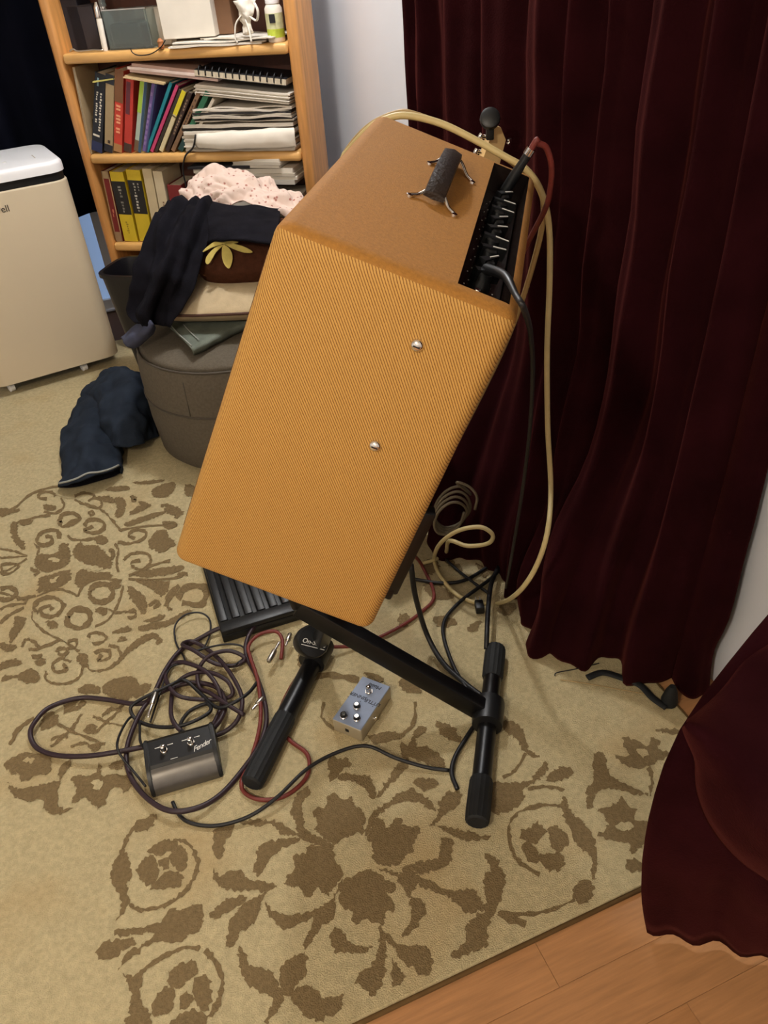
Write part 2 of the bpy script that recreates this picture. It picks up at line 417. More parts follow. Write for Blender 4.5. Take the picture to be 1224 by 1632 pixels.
PAT = """
D 505,570 440,520 455,470 435,420 460,380 500,385 515,320 560,305 600,345 650,320 670,375 715,400 735,450 715,490 725,530 660,545 590,575 550,600
D 545,620 560,700 605,770 560,830 520,890 470,860 450,850 415,900 375,895 355,850 260,835 300,770 330,720 310,670 360,650 385,650 400,610 470,605
D 610,800 650,790 700,760 760,740 830,780 905,840 890,880 850,880 895,930 895,980 850,990 830,1060 770,1050 730,1030 690,1055 655,1040 660,980 610,970 585,930 590,860
D 740,560 770,610 775,680 830,720 900,720 940,700 960,660 1015,650 1000,600 1050,530 1020,490 960,490 930,440 880,470 860,500 820,450 780,470 760,520
D 570,200 630,190 700,205 760,210 780,270 795,330 765,340 745,300 700,260 640,235 580,225
D 345,300 400,270 420,300 370,360 370,440 400,520 470,560 530,590 540,620 450,600 350,560 330,480 300,400
D 725,560 740,480 780,400 870,350 930,300 1000,285 1070,320 1120,370 1130,410 1095,395 1040,360 950,355 860,390 800,440 760,520
D 90,745 110,690 110,620 180,580 300,560 360,570 300,605 220,640 180,690 120,780
D 0,470 100,455 200,460 300,510 350,545 250,540 190,490 90,490
D 150,930 200,980 280,1000 380,990 470,960 540,900 580,830 600,800 590,860 560,900 560,980 540,1040 490,1060 470,1080 430,1150 380,1210 370,1180 410,1090 430,1030 370,1040 320,1080 260,1090 210,1050 160,980
D 540,1090 580,1090 640,1160 710,1190 765,1185 740,1220 660,1225 580,1225 540,1190
D 790,740 850,740 930,770 1000,770 1060,790 1155,840 1155,870 1050,830 1010,850 1000,900 1060,930 1085,980 1040,1060 980,1110 930,1135 985,1060 990,980 960,870 900,790
D 820,1060 800,1110 810,1190 770,1280 690,1350 680,1400 740,1440 770,1470 830,1400 850,1280 840,1150 890,1190 940,1270 1010,1310 1050,1360 1110,1330 1115,1240 1060,1180 940,1180 860,1120
D 880,1260 910,1300 965,1370 890,1415
D 380,1220 390,1330 340,1410 300,1470 260,1460 235,1330 270,1280
D 0,1210 40,1210 60,1290 160,1310 220,1370 260,1480 220,1560 160,1630 160,1600 190,1540 190,1480 100,1430 30,1380
D 300,1480 360,1410 440,1430 490,1480 560,1480 605,1450 600,1520 560,1570 440,1620 380,1580 340,1530
D 0,770 60,800 210,830 170,870 60,860 0,850
D 0,960 60,930 160,870 130,940 90,1050 20,1100 0,1080
D 520,100 590,110 620,100 650,140 600,170 560,220 520,230 520,170
D 900,160 960,110 985,130 930,200 870,260 810,330 800,310 850,240
D 1000,80 1060,30 1155,80 1155,140 1080,120
D 940,730 1040,700 1155,680 1155,720 1050,740 960,760
C 300,400 350,330 400,330 425,390 430,430 400,480 360,500 320,460
C 375,300 430,240 480,220 540,240 520,290 480,310 420,320
C 500,330 550,260 600,290 610,350 590,400 540,410 515,370
C 440,450 500,410 560,430 575,480 540,510 480,520 400,530 390,500
C 440,350 480,330 505,370 490,400 450,400
L22 C 520,225 580,230 640,280 670,370 650,450 600,530 530,590 450,630 330,650 250,620
C 210,270 240,320 270,430 240,500 250,590 230,660 180,710 200,610 190,560 140,480 140,400 180,330
C 420,70 400,130 340,180 290,170 260,200 225,270 205,270 250,180 300,110 350,90
C 160,770 230,770 350,750 450,720 500,650 580,650 640,620 690,620 710,700 690,770 620,810 540,850 480,850 400,850 330,890 250,950 190,1000 180,1020 230,920 300,880 380,830 400,790 300,800 200,810
C 50,910 100,850 180,830 280,830 290,860 220,890 150,950 80,960
L26 C 680,890 600,880 520,910 420,960 340,1020 300,1090 290,1200
L30 C 710,900 780,970 820,1080 800,1200 740,1310
C 490,1040 560,980 650,970 670,1030 620,1080 570,1130 510,1120
C 640,1100 690,1050 740,1080 760,1150 740,1240 700,1270 650,1200
C 415,1170 480,1120 530,1150 530,1230 480,1290 400,1280
C 560,1170 620,1150 640,1200 600,1260 560,1250
C 520,1330 580,1280 690,1270 730,1310 690,1400 520,1400
C 210,1040 260,1060 320,1040 330,1100 310,1200 370,1270 380,1400 220,1400 250,1280 260,1150 240,1090
C 760,400 800,450 880,410 950,430 1000,480 1150,495 1100,530 900,535 830,520 780,480
C 750,710 750,660 850,590 930,560 970,580 880,650 790,700
C 850,890 850,800 880,700 980,620 1060,560 1080,550 1040,650 1010,730 930,780 890,870
C 770,180 830,130 900,120 880,180 830,250 820,340 770,300
E 530,490 580,460 600,440 640,480 630,510 590,540 540,530
E 650,490 680,460 730,500 740,540 700,580 660,550
E 610,600 670,580 725,600 700,660 640,650
E 530,550 570,540 610,590 600,630 560,610
L16 E 720,375 640,370 560,385 500,420 475,480 490,570 530,630 610,680
E 710,340 730,340 750,400 820,460 860,540 865,640 860,700 840,690 840,610 770,540 750,480 710,400
E 770,730 810,705 850,720 845,780 800,810 760,780
L17 E 770,790 680,830 560,855 430,850
L30 E 430,850 500,880 550,900
E 370,590 420,610 455,680 450,760 420,830 390,900 380,980 330,1020 240,1050 210,1030 270,990 290,900 350,850 370,790 360,700 395,650
E 60,690 140,720 220,750 310,740 360,800 350,840 290,850 240,800 160,760 80,730
E 0,670 90,650 150,620 170,570 180,510 215,520 230,560 200,640 120,670 30,690
E 160,420 170,360 220,310 270,320 260,360 200,410 150,460 110,470 130,450
E 140,460 220,470 300,490 390,510 330,530 250,520 180,480
E 390,400 400,280 480,270 560,265 620,200 645,175 640,220 590,270 540,300 540,350 480,400
E 640,260 660,230 710,200 755,215 740,250 680,270
L16 E 560,300 640,290 720,305
E 450,0 520,10 550,80 570,130 615,160 560,150 510,80 460,40
L14 E 550,140 510,210 450,250
E 850,160 880,130 905,160 910,210 960,260 1040,300 1090,320 1060,330 960,300 920,300 860,320 840,390 820,380 820,300 850,260
E 940,150 1010,150 980,100 990,70 1050,90 1090,110 1110,70 1140,80 1140,120 1200,140 1150,170 1100,200 1040,210 1000,200 960,170
L14 E 1100,200 1110,270 1100,330
E 870,390 940,370 980,330 1000,370 1040,390 1030,430 1090,450 1110,500 1060,560 1020,590 1000,540 930,530 870,510 910,470 900,420
E 990,620 1040,610 1090,660 1050,670 1000,660
E 1120,40 1220,30 1220,60
E 30,110 60,40 100,20 110,40 70,80 70,120 150,130 200,200 140,190 60,170 0,150 0,90
A 205,600 225,535 310,530 405,500 410,580 350,620 270,640
A 225,760 230,680 300,650 400,630 420,680 330,740 260,750
A 440,690 480,620 560,640 660,640 650,680 560,680 480,730
A 430,520 470,460 500,480 570,480 620,520 660,570 650,620 540,600 480,580 450,560
L22 A 350,440 345,400 300,390 240,410 220,460 260,480 310,460 300,430 270,430
L22 A 500,370 520,335 580,330 620,360 590,400 530,405 500,390 550,370
L18 A 700,460 770,470 850,440 860,400 800,390 760,420 800,440
L18 A 730,570 780,530 870,530 890,580 850,620 790,610 780,580 830,570
L30 A 530,750 570,715 640,715 670,760 640,805 580,815 535,790 530,750
L22 A 230,880 200,850 240,800 320,790 375,830 340,890 270,900 240,860 290,840 310,860
L32 A 400,900 440,860 520,870 530,930 470,970 400,940 400,900
L26 A 350,340 370,300 430,290 470,320 420,350 370,370 350,340
A 680,200 730,200 745,250 720,310 680,310 690,260
A 770,300 810,250 880,240 860,270
A 740,350 840,310 950,280 980,290 880,330 760,370
A 780,650 900,620 1080,600 1050,640 880,670
A 780,680 950,690 1010,700 960,780 880,730
A 760,720 830,760 870,820 850,890 800,830 760,770
A 60,360 100,340 110,420 150,470 140,510 80,450
A 90,900 150,910 140,960 90,1030 60,1060 55,1010 80,950
L11 A 720,400 660,330 600,270 500,230
L11 A 720,390 880,365 1050,360
L11 A 160,540 80,515 0,500
L11 A 160,545 80,550 0,555
L11 A 160,560 60,620 0,640
L13 A 720,690 600,680 500,710 460,780
L13 A 730,720 700,820 640,920 560,960
L11 A 460,780 420,760 330,740 220,780
L14 A 160,810 80,780 0,760
L14 A 160,820 40,840 0,860
L18 A 140,850 60,890 0,940
L13 A 190,870 200,930 280,1000 400,1060 470,1110
L36 A 1050,800 1100,730 1200,725 1224,760 1190,830 1080,820
L30 A 980,840 1010,770 1060,720
L18 A 420,1170 360,1150 310,1190 340,1230 400,1210 370,1185
L16 A 270,1220 280,1280 370,1300 460,1270 490,1200 460,1150
L18 A 560,1120 600,1100 650,1110 640,1150 580,1160 600,1130
L16 A 510,1180 540,1220 640,1210 710,1150 700,1090 640,1070
L16 A 520,1030 540,1000 600,1000 630,1030 590,1060 540,1060
L16 A 130,1080 150,1040 200,1050 230,1090 170,1100
L16 A 230,1090 290,1070 350,1040
A 740,1100 780,1060 850,1010 920,1000 955,1040 930,1070 910,1030 830,1070 770,1110 720,1160 660,1210 650,1200 710,1140
A 820,960 900,940 1000,920 1090,870 1140,870 1050,930 950,970 830,990
A 20,1250 90,1250 180,1210 230,1240 220,1290 150,1290 80,1265 20,1290
A 0,1180 100,1150 130,1180 60,1200 0,1220
L14 A 60,270 100,250 180,180 290,140 380,130
L16 A 330,190 300,165 240,170 230,200 280,205
L14 A 360,200 380,250 330,290 260,280
L14 A 90,410 100,350 190,320 300,300
A 900,150 960,120 1040,110 1010,180 940,200 900,180
A 780,110 900,95 980,95 880,120
A 980,240 1060,260 1080,300 1000,300
A 640,140 750,130 760,155 650,160
A 560,200 640,190 680,220 650,230
L16 A 0,300 60,285 120,270
L16 A 440,190 500,170 560,190 520,220
L13 A 400,420 420,440 480,450 560,440
L13 A 680,470 700,510 690,580 700,640
A 900,420 960,400 1000,430 1040,480 960,500 880,500
A 1050,640 1100,640 1110,660 1060,665
A 1100,120 1160,140 1150,190 1100,180
L16 A 880,840 920,810 940,830 910,850
A 560,860 620,850 640,880 600,890
A 270,930 330,930 340,970 300,970
A 460,1120 520,1130 510,1200 470,1180
A 180,1130 250,1120 230,1150 190,1150
B 460,190 510,150 580,170 590,200 500,210
B 600,190 660,130 770,105 820,150 780,230 700,240
B 820,160 900,155 860,210 790,230
L20 B 60,510 110,420 200,350
B 240,420 250,350 310,310 350,370 300,410
L16 B 340,390 450,440 620,510
L14 B 480,330 420,420 300,520
L14 B 550,340 650,380 740,400
L14 B 740,260 660,350 560,440
B 510,400 560,390 570,430 520,450
L26 B 380,310 460,290 500,250
B 20,630 110,570 180,560 300,580 290,680 220,690 130,730 110,680
B 45,730 100,770 180,760 260,740 340,720 350,660 400,600 430,610 380,680 350,760 345,850 380,890 440,880 340,925 260,890 260,830 180,840 90,820
B 440,740 420,700 500,690 560,680 590,620 610,690 680,680 740,700 740,750 680,760 640,790 610,870 570,885 530,840 490,820 450,850 420,850 450,790
H 220,790 300,770 420,860 380,880 280,870
H 60,990 110,970 140,1000 110,1060 70,1050
H 280,1000 380,990 440,1040 330,1060
H 520,1050 600,1020 570,1080 530,1090
H 700,940 800,900 830,940 760,990
H 220,640 300,620 330,680 260,720
L24 J 330,470 420,450 540,470
L12 J 400,560 390,620 440,670
L14 J 640,720 720,690 765,640 770,560
J 580,700 660,680 730,700 620,730
J 770,760 850,780 880,830 800,800
J 700,480 760,460 800,520 740,520
J 850,640 920,660 960,720 900,710
"""
PAT += """
A 260,240 330,250 320,275 270,270
A 120,330 180,330 190,350 130,365
A 0,260 60,270 50,300 0,310
L14 A 520,290 545,280 555,295 530,305
L14 A 440,210 480,230 530,250 590,260 600,220 560,200
L18 A 770,200 790,195 800,215 775,215
A 820,220 880,235 900,250 850,250
L16 A 950,250 990,240 1010,265 970,270
L20 A 1000,270 1060,290 1040,320
L16 A 960,350 1010,345 1040,360 1000,375 960,360
A 920,400 970,385 990,410 940,420
A 900,450 980,440 1000,500 940,520 880,480
L13 A 200,470 230,500 220,540
A 350,480 400,470 405,520 370,540
A 560,430 620,425 640,460 590,480
L20 A 640,510 670,520 660,560 630,550
L14 A 0,600 50,590 110,600 70,640 20,650 10,610
L24 A 0,740 60,730 100,760 60,800 0,800
A 0,1060 40,1060 100,1080 60,1110 0,1090
L16 A 180,620 230,640 200,660
L20 A 100,800 160,790 210,780
L14 A 640,860 700,880 740,870 790,880
L14 A 740,880 790,860 800,900 760,910
A 840,930 900,910 960,890 980,900 930,930
A 700,1030 740,1020 750,1040 710,1050
L18 A 330,1110 360,1090 400,1100 380,1130 340,1120
L16 A 400,1050 450,1040 450,1080 400,1090
A 210,1160 260,1150 270,1180 220,1190
A 670,990 760,960 770,990 700,1000
L16 A 1000,800 990,850 1020,860
A 650,700 700,690 720,720 680,740
L12 A 760,660 900,600 1010,570
L12 A 760,680 1000,680 1100,650
B 380,270 440,240 470,250 410,300
B 60,660 100,650 90,690
L18 B 600,340 660,300 720,310
L14 B 420,520 500,500 560,540
L14 B 300,480 380,450 400,470
B 520,520 580,500 600,530 550,545
B 640,640 700,600 740,630 690,660
B 700,700 760,690 780,740 740,790 720,780
J 560,440 620,450 640,480 590,470
J 760,880 830,870 860,900 800,920
J 300,330 330,330 330,400 300,420
H 330,600 400,620 480,680 440,700
H 560,640 640,700 620,740
"""
HOLES = """
E 1040,125 1075,122 1092,150 1060,160
E 950,465 980,445 1025,460 1010,485 965,485
B 140,600 180,592 205,605 170,622
B 550,735 575,715 610,735 600,775 565,775
A 285,565 320,555 360,570 320,582
A 505,605 550,600 605,625 560,632
A 295,690 350,665 320,710
"""
def pat_point(c, xy):
    ox, oy, s = CR[c]; return F(ox+xy[0]/s, oy+xy[1]/s)
def in_rug(p): return RUG0+0.01 < p.dot(E1) < RUG1-0.01 and RUGT0+0.008 < p.dot(E2)
def clampr(p):
    e, t = p.dot(E1), p.dot(E2)
    return RM(min(max(e, RUG0+.01), RUG1-.012), max(t, RUGT0+.01))
def jit(p, a=0.006):
    k = 150.0
    return Vector((p.x+a*noise.noise(Vector((p.x*k, p.y*k, 1)))+.5*a*noise.noise(Vector((p.x*420, p.y*420, 3))), p.y+a*noise.noise(Vector((p.x*k, p.y*k, 9)))+.5*a*noise.noise(Vector((p.x*420, p.y*420, 7))), 0))
def dense(c, step=.0025, closed=True):
    out = []
    n = len(c)
    for i in range(n if closed else n-1):
        a, b = c[i], c[(i+1) % n]; k = max(1, int((b-a).length/step))
        out += [a.lerp(b, q/k) for q in range(k)]
    if not closed: out.append(c[-1])
    return out
def fill(bm, loop, zz, shift=Vector((0, 0, 0))):
    n = len(loop); vs2 = [Vector((p.x, p.y)) for p in loop]
    ov, oe, of = delaunay_2d_cdt(vs2, [], [list(range(n))], 1, 1e-6)[:3]
    B = [bm.verts.new(Vector((v.x, v.y, zz))+RL+shift) for v in ov]
    for f in of:
        try: bm.faces.new([B[k] for k in f])
        except Exception: pass
def patterns(txt, z, name, m):
    for idx, ln in enumerate(txt.strip().split('\n')):
        tk = ln.split(); wd = None
        if not tk: continue
        if tk[0][0] == 'L': wd = float(tk[0][1:])*1.3; tk = tk[1:]
        pts = [tuple(float(q) for q in s.split(',')) for s in tk[1:]]
        zz = z+idx*.000006
        bm = bmesh.new()
        if wd is None:
            c = dense([pat_point(tk[0], p) for p in crom([Vector((a, b, 0)) for a, b in pts], 4, True)])
            loop = [clampr(jit(p)) for p in c]
        else:
            c = crom([Vector((a, b, 0)) for a, b in pts], 6)
            l, r = [], []
            for i, p in enumerate(c):
                d = c[min(i+1, len(c)-1)]-c[max(i-1, 0)]; d = d.normalized() if d.length > 0 else Vector((1, 0, 0))
                nn = Vector((-d.y, d.x, 0))*wd*0.5*(0.8+0.5*noise.noise(p*0.02))
                l.append(pat_point(tk[0], p+nn)); r.append(pat_point(tk[0], p-nn))
            L = [clampr(jit(p, .004)) for p in l]; Rr = [clampr(jit(p, .004)) for p in r]
            Lv = [bm.verts.new(Vector((p.x, p.y, zz))+RL) for p in L]; Rv = [bm.verts.new(Vector((p.x, p.y, zz))+RL) for p in Rr]
            for i in range(len(Lv)-1):
                try: bm.faces.new((Lv[i], Lv[i+1], Rv[i+1], Rv[i]))
                except Exception: pass
            loop = None
        if loop:
            fill(bm, loop, zz)
        bm.normal_update()
        for f in bm.faces:
            if f.normal.z < 0: f.normal_flip()
        me = bpy.data.meshes.new(name); bm.to_mesh(me); bm.free(); me.materials.append(M[m])
        o = bpy.data.objects.new(name, me); COL.objects.link(o); o.parent = rug
patterns(PAT, 0.0006, 'woven_motif', 'rug_brown')
patterns(HOLES, 0.0022, 'flower_center', 'rug_cream')
# the pattern goes on under the amplifier: the same medallion again, further right
def inside(pt, poly):
    r = False; n = len(poly)
    for i in range(n):
        a, b = poly[i], poly[i-1]
        if (a[1] > pt[1]) != (b[1] > pt[1]) and pt[0] < (b[0]-a[0])*(pt[1]-a[1])/(b[1]-a[1])+a[0]: r = not r
    return r
def topx(p):
    d = p-CAMP; w_ = d.dot(FWD); return (612+FPX*d.dot(EX)/w_, 816+FPX*d.dot(EY)/w_)
bm = bmesh.new(); sh = E1*.66-E2*.06; k_ = 0
for ln in PAT.strip().split('\n'):
    tk = ln.split()
    if not tk or 'A' not in tk[:2]: continue
    wd = None
    if tk[0][0] == 'L': wd = float(tk[0][1:])*1.3; tk = tk[1:]
    pts = [tuple(float(q) for q in s.split(',')) for s in tk[1:]]
    P = [pat_point('A', p)+sh for p in pts]
    if not all(inside(topx(p), [(300, 880), (455, 365), (815, 520), (690, 790), (590, 985)]) for p in P): continue
    k_ += 1
    if wd is None: fill(bm, [jit(p) for p in dense([q for q in crom(P, 4, True)])], .0006+k_*.000006)
    else: tube(bm, [q+RL+Vector((0, 0, .0006)) for q in P], wd*.0005, 6, 5, True, .02)
mo = me_obj('woven_motif', bm, 'rug_brown', rug); mo['kind'] = 'stuff'

# ================================================================== CURTAINS
def curtain_bm(hem, top, nfold, amp, H, nu=220, nv=40, prof=None, seed=0, thick=0.003, wander=0.4):
    ch = crom([Vector((a, b, 0)) for a, b in hem], 24); ct = crom([Vector((a, b, 0)) for a, b in top], 24)
    def at(c, s):
        x = s*(len(c)-1); i = min(int(x), len(c)-2); return c[i].lerp(c[i+1], x-i)
    bm = bmesh.new(); G = []
    for u in range(nu):
        s = u/(nu-1); col = []
        for v in range(nv):
            q = v/(nv-1); z = H*q**1.5
            k = prof(z) if prof else max(0.0, 1-z/0.6)
            k = k*k*(3-2*k)
            p = at(ct, s).lerp(at(ch, s), k)
            t = (at(ct, min(1, s+.01))-at(ct, max(0, s-.01))).lerp(at(ch, min(1, s+.01))-at(ch, max(0, s-.01)), k)
            n = Vector((-t.y, t.x, 0)).normalized() if t.length > 0 else Vector((1, 0, 0))
            ph = 2*math.pi*nfold*(s+0.05*noise.noise(Vector((s*4+seed, 0, 0)))+0.010*wander*noise.noise(Vector((s*5, z*1.2, seed))))
            d = amp*(math.sin(ph)+0.35*math.sin(2.3*ph+seed))*(0.75+0.5*noise.noise(Vector((s*9, z*0.6, seed+3))))
            d += 0.012*noise.noise(Vector((s*14, z*5, seed+9)))*(1+2*k)
            p = p+n*d; p.x = min(p.x, WALL_R-0.012)
            zz = z
            col.append(bm.verts.new(RM(p.x, p.y, zz+0.0015)))
        G.append(col)
    for u in range(nu-1):
        for v in range(nv-1): bm.faces.new((G[u][v], G[u+1][v], G[u+1][v+1], G[u][v+1]))
    bm.normal_update()
    ret = bmesh.ops.solidify(bm, geom=list(bm.faces), thickness=thick)
    return bm
hem = [(.935, .780), (.862, .805), (.785, .925), (.675, 1.00), (.70, 1.09), (.725, 1.17), (.70, 1.32), (.632, 1.41), (.65, 1.6), (.68, 1.85), (.70, 2.03)]
top = [(.945, .79), (.89, .82), (.865, .92), (.86, 1.05), (.86, 1.15), (.86, 1.25), (.86, 1.40), (.86, 1.55), (.86, 1.70), (.86, 1.86), (.86, 2.03)]
cu = thing('curtain', 'long dark red velvet curtain hanging in folds behind the amplifier', 'curtain', RM(.8, 1.4, 0))
o = me_obj('drape', curtain_bm(hem, top, 10, 0.024, 2.25, seed=1), 'velvet', cu, True); o.location = -cu.location
bm = bmesh.new(); tube(bm, [RM(.90, -0.9, 2.27)-cu.location, RM(.90, 2.2, 2.27)-cu.location], 0.014, 10, 2); me_obj('curtain_rod', bm, 'black_metal', cu, 40)
# near curtain, billowing out at the bottom right
edge = [(.527, .43, 0.0), (.503, .432, .10), (.488, .434, .22), (.482, .436, .34), (.515, .452, .47), (.60, .475, .545), (.70, .50, .61), (.80, .53, .78), (.85, .55, 1.1), (.87, .56, 2.25)]
rows = []
for off, t, z in edge:
    k = min(1, z/1.1)
    rows.append([RM(off, t, z+.002), RM(off+(.078*(1-k)+.005), t-.066-(.08*k), z), RM(off+(.135*(1-k)+.01), t-.12-(.2*k), z), RM(off+(.25*(1-k)+.01), t-.24-.3*k, z), RM(min(.93, off+.37*(1-k)+.02), t-.42-.4*k, z)])
cn = thing('curtain', 'dark red velvet curtain spilling into the lower right corner over the boards', 'curtain', RM(.6, .35, 0))
def cfold(u, v): return 0.010*math.sin(u*26+v*2)*(0.4+v)+0.006*math.sin(u*55+1)
bm = loft(rows, 60, 50, 0.010, 7.0, 0.004, cfold)
o = me_obj('drape', bm, 'velvet', cn, True); o.location = -cn.location
low = [TPL(x, y, t) for x, y, t in ((1090, 1160, .41), (1104, 1215, .40), (1112, 1270, .39), (1126, 1312, .37), (1165, 1362, .335), (1224, 1410, .285), (1300, 1460, .24))]
lo2 = [TPL(x, y, t) for x, y, t in ((1093, 1156, .40), (1112, 1205, .38), (1124, 1255, .365), (1140, 1292, .345), (1178, 1336, .31), (1232, 1378, .265), (1305, 1425, .225))]
mid = [TPL(x, y, t) for x, y, t in ((1094, 1152, .40), (1122, 1165, .38), (1150, 1190, .36), (1180, 1215, .34), (1215, 1245, .315), (1260, 1280, .28), (1330, 1330, .25))]
upp = [TPL(x, y, t) for x, y, t in ((1096, 1146, .43), (1120, 1120, .435), (1150, 1090, .44), (1185, 1055, .45), (1220, 1030, .46), (1270, 1005, .46), (1350, 985, .46))]
o = me_obj('overlapping_fold', loft([low, lo2, mid, upp], 40, 30, 0.005, 9, 0.006), 'velvet', cn, True); o.location = -cn.location
# dark curtain over the window, by the air conditioner
hem2 = [(-1.5, 3.50), (-1.2, 3.47), (-.9, 3.50), (-.6, 3.47), (-.30, 3.50), (0.0, 3.48), (.2, 3.5)]
bm = bmesh.new()
def dark_curtain():
    nu, nv = 120, 24; G = []
    for u in range(nu):
        s = u/(nu-1); off = -1.75+s*2.0
        G.append([bm.verts.new(RM(off, 3.49+0.022*math.sin(s*70+2*noise.noise(Vector((s*6, 0, 0))))+0.008*math.sin(s*29), 0.44+1.81*v/(nv-1))) for v in range(nv)])
    for u in range(nu-1):
        for v in range(nv-1): bm.faces.new((G[u][v], G[u+1][v], G[u+1][v+1], G[u][v+1]))
    bmesh.ops.solidify(bm, geom=list(bm.faces), thickness=0.003)
dark_curtain()
cb = thing('curtain', 'near-black curtain over the window behind the white air conditioner', 'curtain', RM(-.7, 3.49, .4))
o = me_obj('drape', bm, 'night_cloth', cb, True); o.location = -cb.location
bm = bmesh.new(); tube(bm, [RM(-1.85, 3.50, 2.27)-cb.location, RM(.35, 3.50, 2.27)-cb.location], 0.012, 10, 2); me_obj('curtain_rod', bm, 'black_metal', cb, 40)

# ================================================================== AMPLIFIER
YA = 0.239; TL = 0.390
AA = Vector((math.sin(YA), math.cos(YA), 0)); BB = Vector((math.cos(YA), -math.sin(YA), 0)); ZZ = Vector((0, 0, 1))
UP = ZZ*math.cos(TL)+BB*math.sin(TL); BK = BB*math.cos(TL)-ZZ*math.sin(TL)
AO = Vector((-0.280, 0.785, 0.663)); DT, DB, AH, AW = 0.243, 0.274, 0.476, 0.490
amp = thing('guitar_amplifier', 'tweed covered guitar amplifier tilted back on a black stand', 'amplifier', mtx=frame(AO, BK, AA, UP))
AINV = frame(AO, BK, AA, UP).inverted()
bm = bmesh.new()
prism(bm, [(0, 0, 0), (DB, 0, 0), (DB, 0, AH), (DB-DT, 0, AH)], (0, AW, 0))
bmesh.ops.recalc_face_normals(bm, faces=bm.faces)
bmesh.ops.bevel(bm, geom=list(bm.edges), offset=0.017, segments=5, affect='EDGES', profile=0.5)
tmp = me_obj('cabinet', bm, 'tweed_side', None, mats=['tweed_side', 'tweed_top_dim', 'panel_dark'])
def cutter(lo, hi):
    o = me_obj('cut', bx(lo, hi), 'panel_dark'); return o
c1 = cutter((DB-0.066, 0.021, AH-0.042), (DB-0.013, AW-0.021, AH+0.05))
c2 = cutter((DB-0.20, 0.02, 0.02), (DB+0.05, AW-0.02, AH-0.06))
for c in (c1, c2):
    md = tmp.modifiers.new('b', 'BOOLEAN'); md.object = c; md.operation = 'DIFFERENCE'; md.solver = 'EXACT'
dg = bpy.context.evaluated_depsgraph_get(); me = bpy.data.meshes.new_from_object(tmp.evaluated_get(dg))
for x in (tmp, c1, c2): bpy.data.objects.remove(x)
me.materials.clear()
for x in ('tweed_side', 'tweed_top_dim', 'panel_dark'): me.materials.append(M[x])
for p in me.polygons:
    c = p.center; n = p.normal; p.use_smooth = True
    inn = (DB-0.0665 < c.x < DB-0.0125 and 0.0205 < c.y < AW-0.0205 and AH-0.043 < c.z < AH-0.0015) or (c.x > DB-0.2005 and 0.0195 < c.y < AW-0.0195 and 0.0195 < c.z < AH-0.0595)
    if inn: p.material_index = 2
    elif n.z > 0.55: p.material_index = 1
    elif c.z > AH-0.012 and abs(n.y) < 0.6: p.material_index = 1
    else: p.material_index = 0
me.set_sharp_from_angle(angle=math.radians(35))
cab = bpy.data.objects.new('cabinet', me); COL.objects.link(cab); cab.parent = amp; cab['label'] = 'yellow tweed cloth cabinet with diagonal stripes'
# grille on the front, back boards
fx = (DB-DT)/AH
gm = Matrix.Rotation(math.atan(fx), 4, 'Y')
me_obj('grille', bx((-0.004, 0.035, 0.035), (0.001, AW-0.035, AH-0.045), mtx=gm), 'grille_cloth', amp)
me_obj('back_board', bx((DB-0.018, 0.021, AH-0.17), (DB-0.006, AW-0.021, AH-0.063)), 'panel_dark', amp)
me_obj('back_board', bx((DB-0.018, 0.021, 0.021), (DB-0.006, AW-0.021, 0.12)), 'panel_dark', amp)
bm = bmesh.new(); lathe(bm, [(0.15, 0), (0.14, 0.012), (0.06, 0.05), (0.055, 0.075), (0.05, 0.08)], 24, zframe((DB-0.16, AW/2, AH*0.45), (1, 0, 0))); me_obj('speaker', bm, 'black_metal', amp, 40)
# chrome-dark control panel in the recess
me_obj('control_panel', bx((DB-0.065, 0.022, AH-0.0415), (DB-0.014, AW-0.022, AH-0.036), bev=0.001), 'panel_dark', amp)
PZ = AH-0.036
bm = bmesh.new()
for i in range(9):
    y = 0.12+i*0.036
    for k in range(7):
        a = math.radians(-60+k*50); box(bm, (DB-0.040+0.0165*math.cos(a)-.0007, y+0.0165*math.sin(a)-.0007, PZ), (DB-0.040+0.0165*math.cos(a)+.0007, y+0.0165*math.sin(a)+.0007, PZ+.0004))
me_obj('dial_mark', bm, 'white_ink', amp)
for i in range(9):
    y = 0.12+i*0.036; kx = DB-0.040
    bm = bmesh.new(); lathe(bm, [(0.0125, 0), (0.012, 0.006), (0.0095, 0.009), (0.009, 0.018), (0.007, 0.020)], 14, Matrix.Translation((kx, y, PZ)))
    a = 0.5+0.5*math.sin(i*1.7); m = Matrix.Translation((kx, y, PZ)) @ Matrix.Rotation(a, 4, 'Z')
    prism(bm, [(-0.012, -0.0045, 0.008), (0.019, -0.0015, 0.008), (0.019, 0.0015, 0.008), (-0.012, 0.0045, 0.008)], (0, 0, 0.014), m)
    kb = me_obj('knob', bm, 'black_plastic', amp, 40)
    me_obj('pointer_line', bx((0.002, -0.0006, 0.0215), (0.018, 0.0006, 0.0228), mtx=m), 'white_ink', kb)
for y, r in ((0.034, .0085), (0.056, .0085)):
    bm = bmesh.new(); mt = Matrix.Translation((DB-0.044, y, PZ))
    lathe(bm, [(r, 0), (r, .004), (r*.8, .0045), (r*.8, .012), (r*.5, .013), (r*.5, .022), (r*.35, .024)], 12, mt); me_obj('toggle_switch', bm, 'chrome', amp, 40)
bm = bmesh.new(); lathe(bm, [(.009, 0), (.009, .006), (.007, .010), (.003, .012)], 14, Matrix.Translation((DB-0.030, 0.05, PZ))); me_obj('pilot_jewel', bm, 'chrome', amp, 40)
for y in (AW-0.055,):
    bm = bmesh.new(); lathe(bm, [(.010, 0), (.010, .004), (.007, .0045), (.007, .008)], 12, Matrix.Translation((DB-0.040, y, PZ))); me_obj('input_jack', bm, 'chrome', amp, 40)
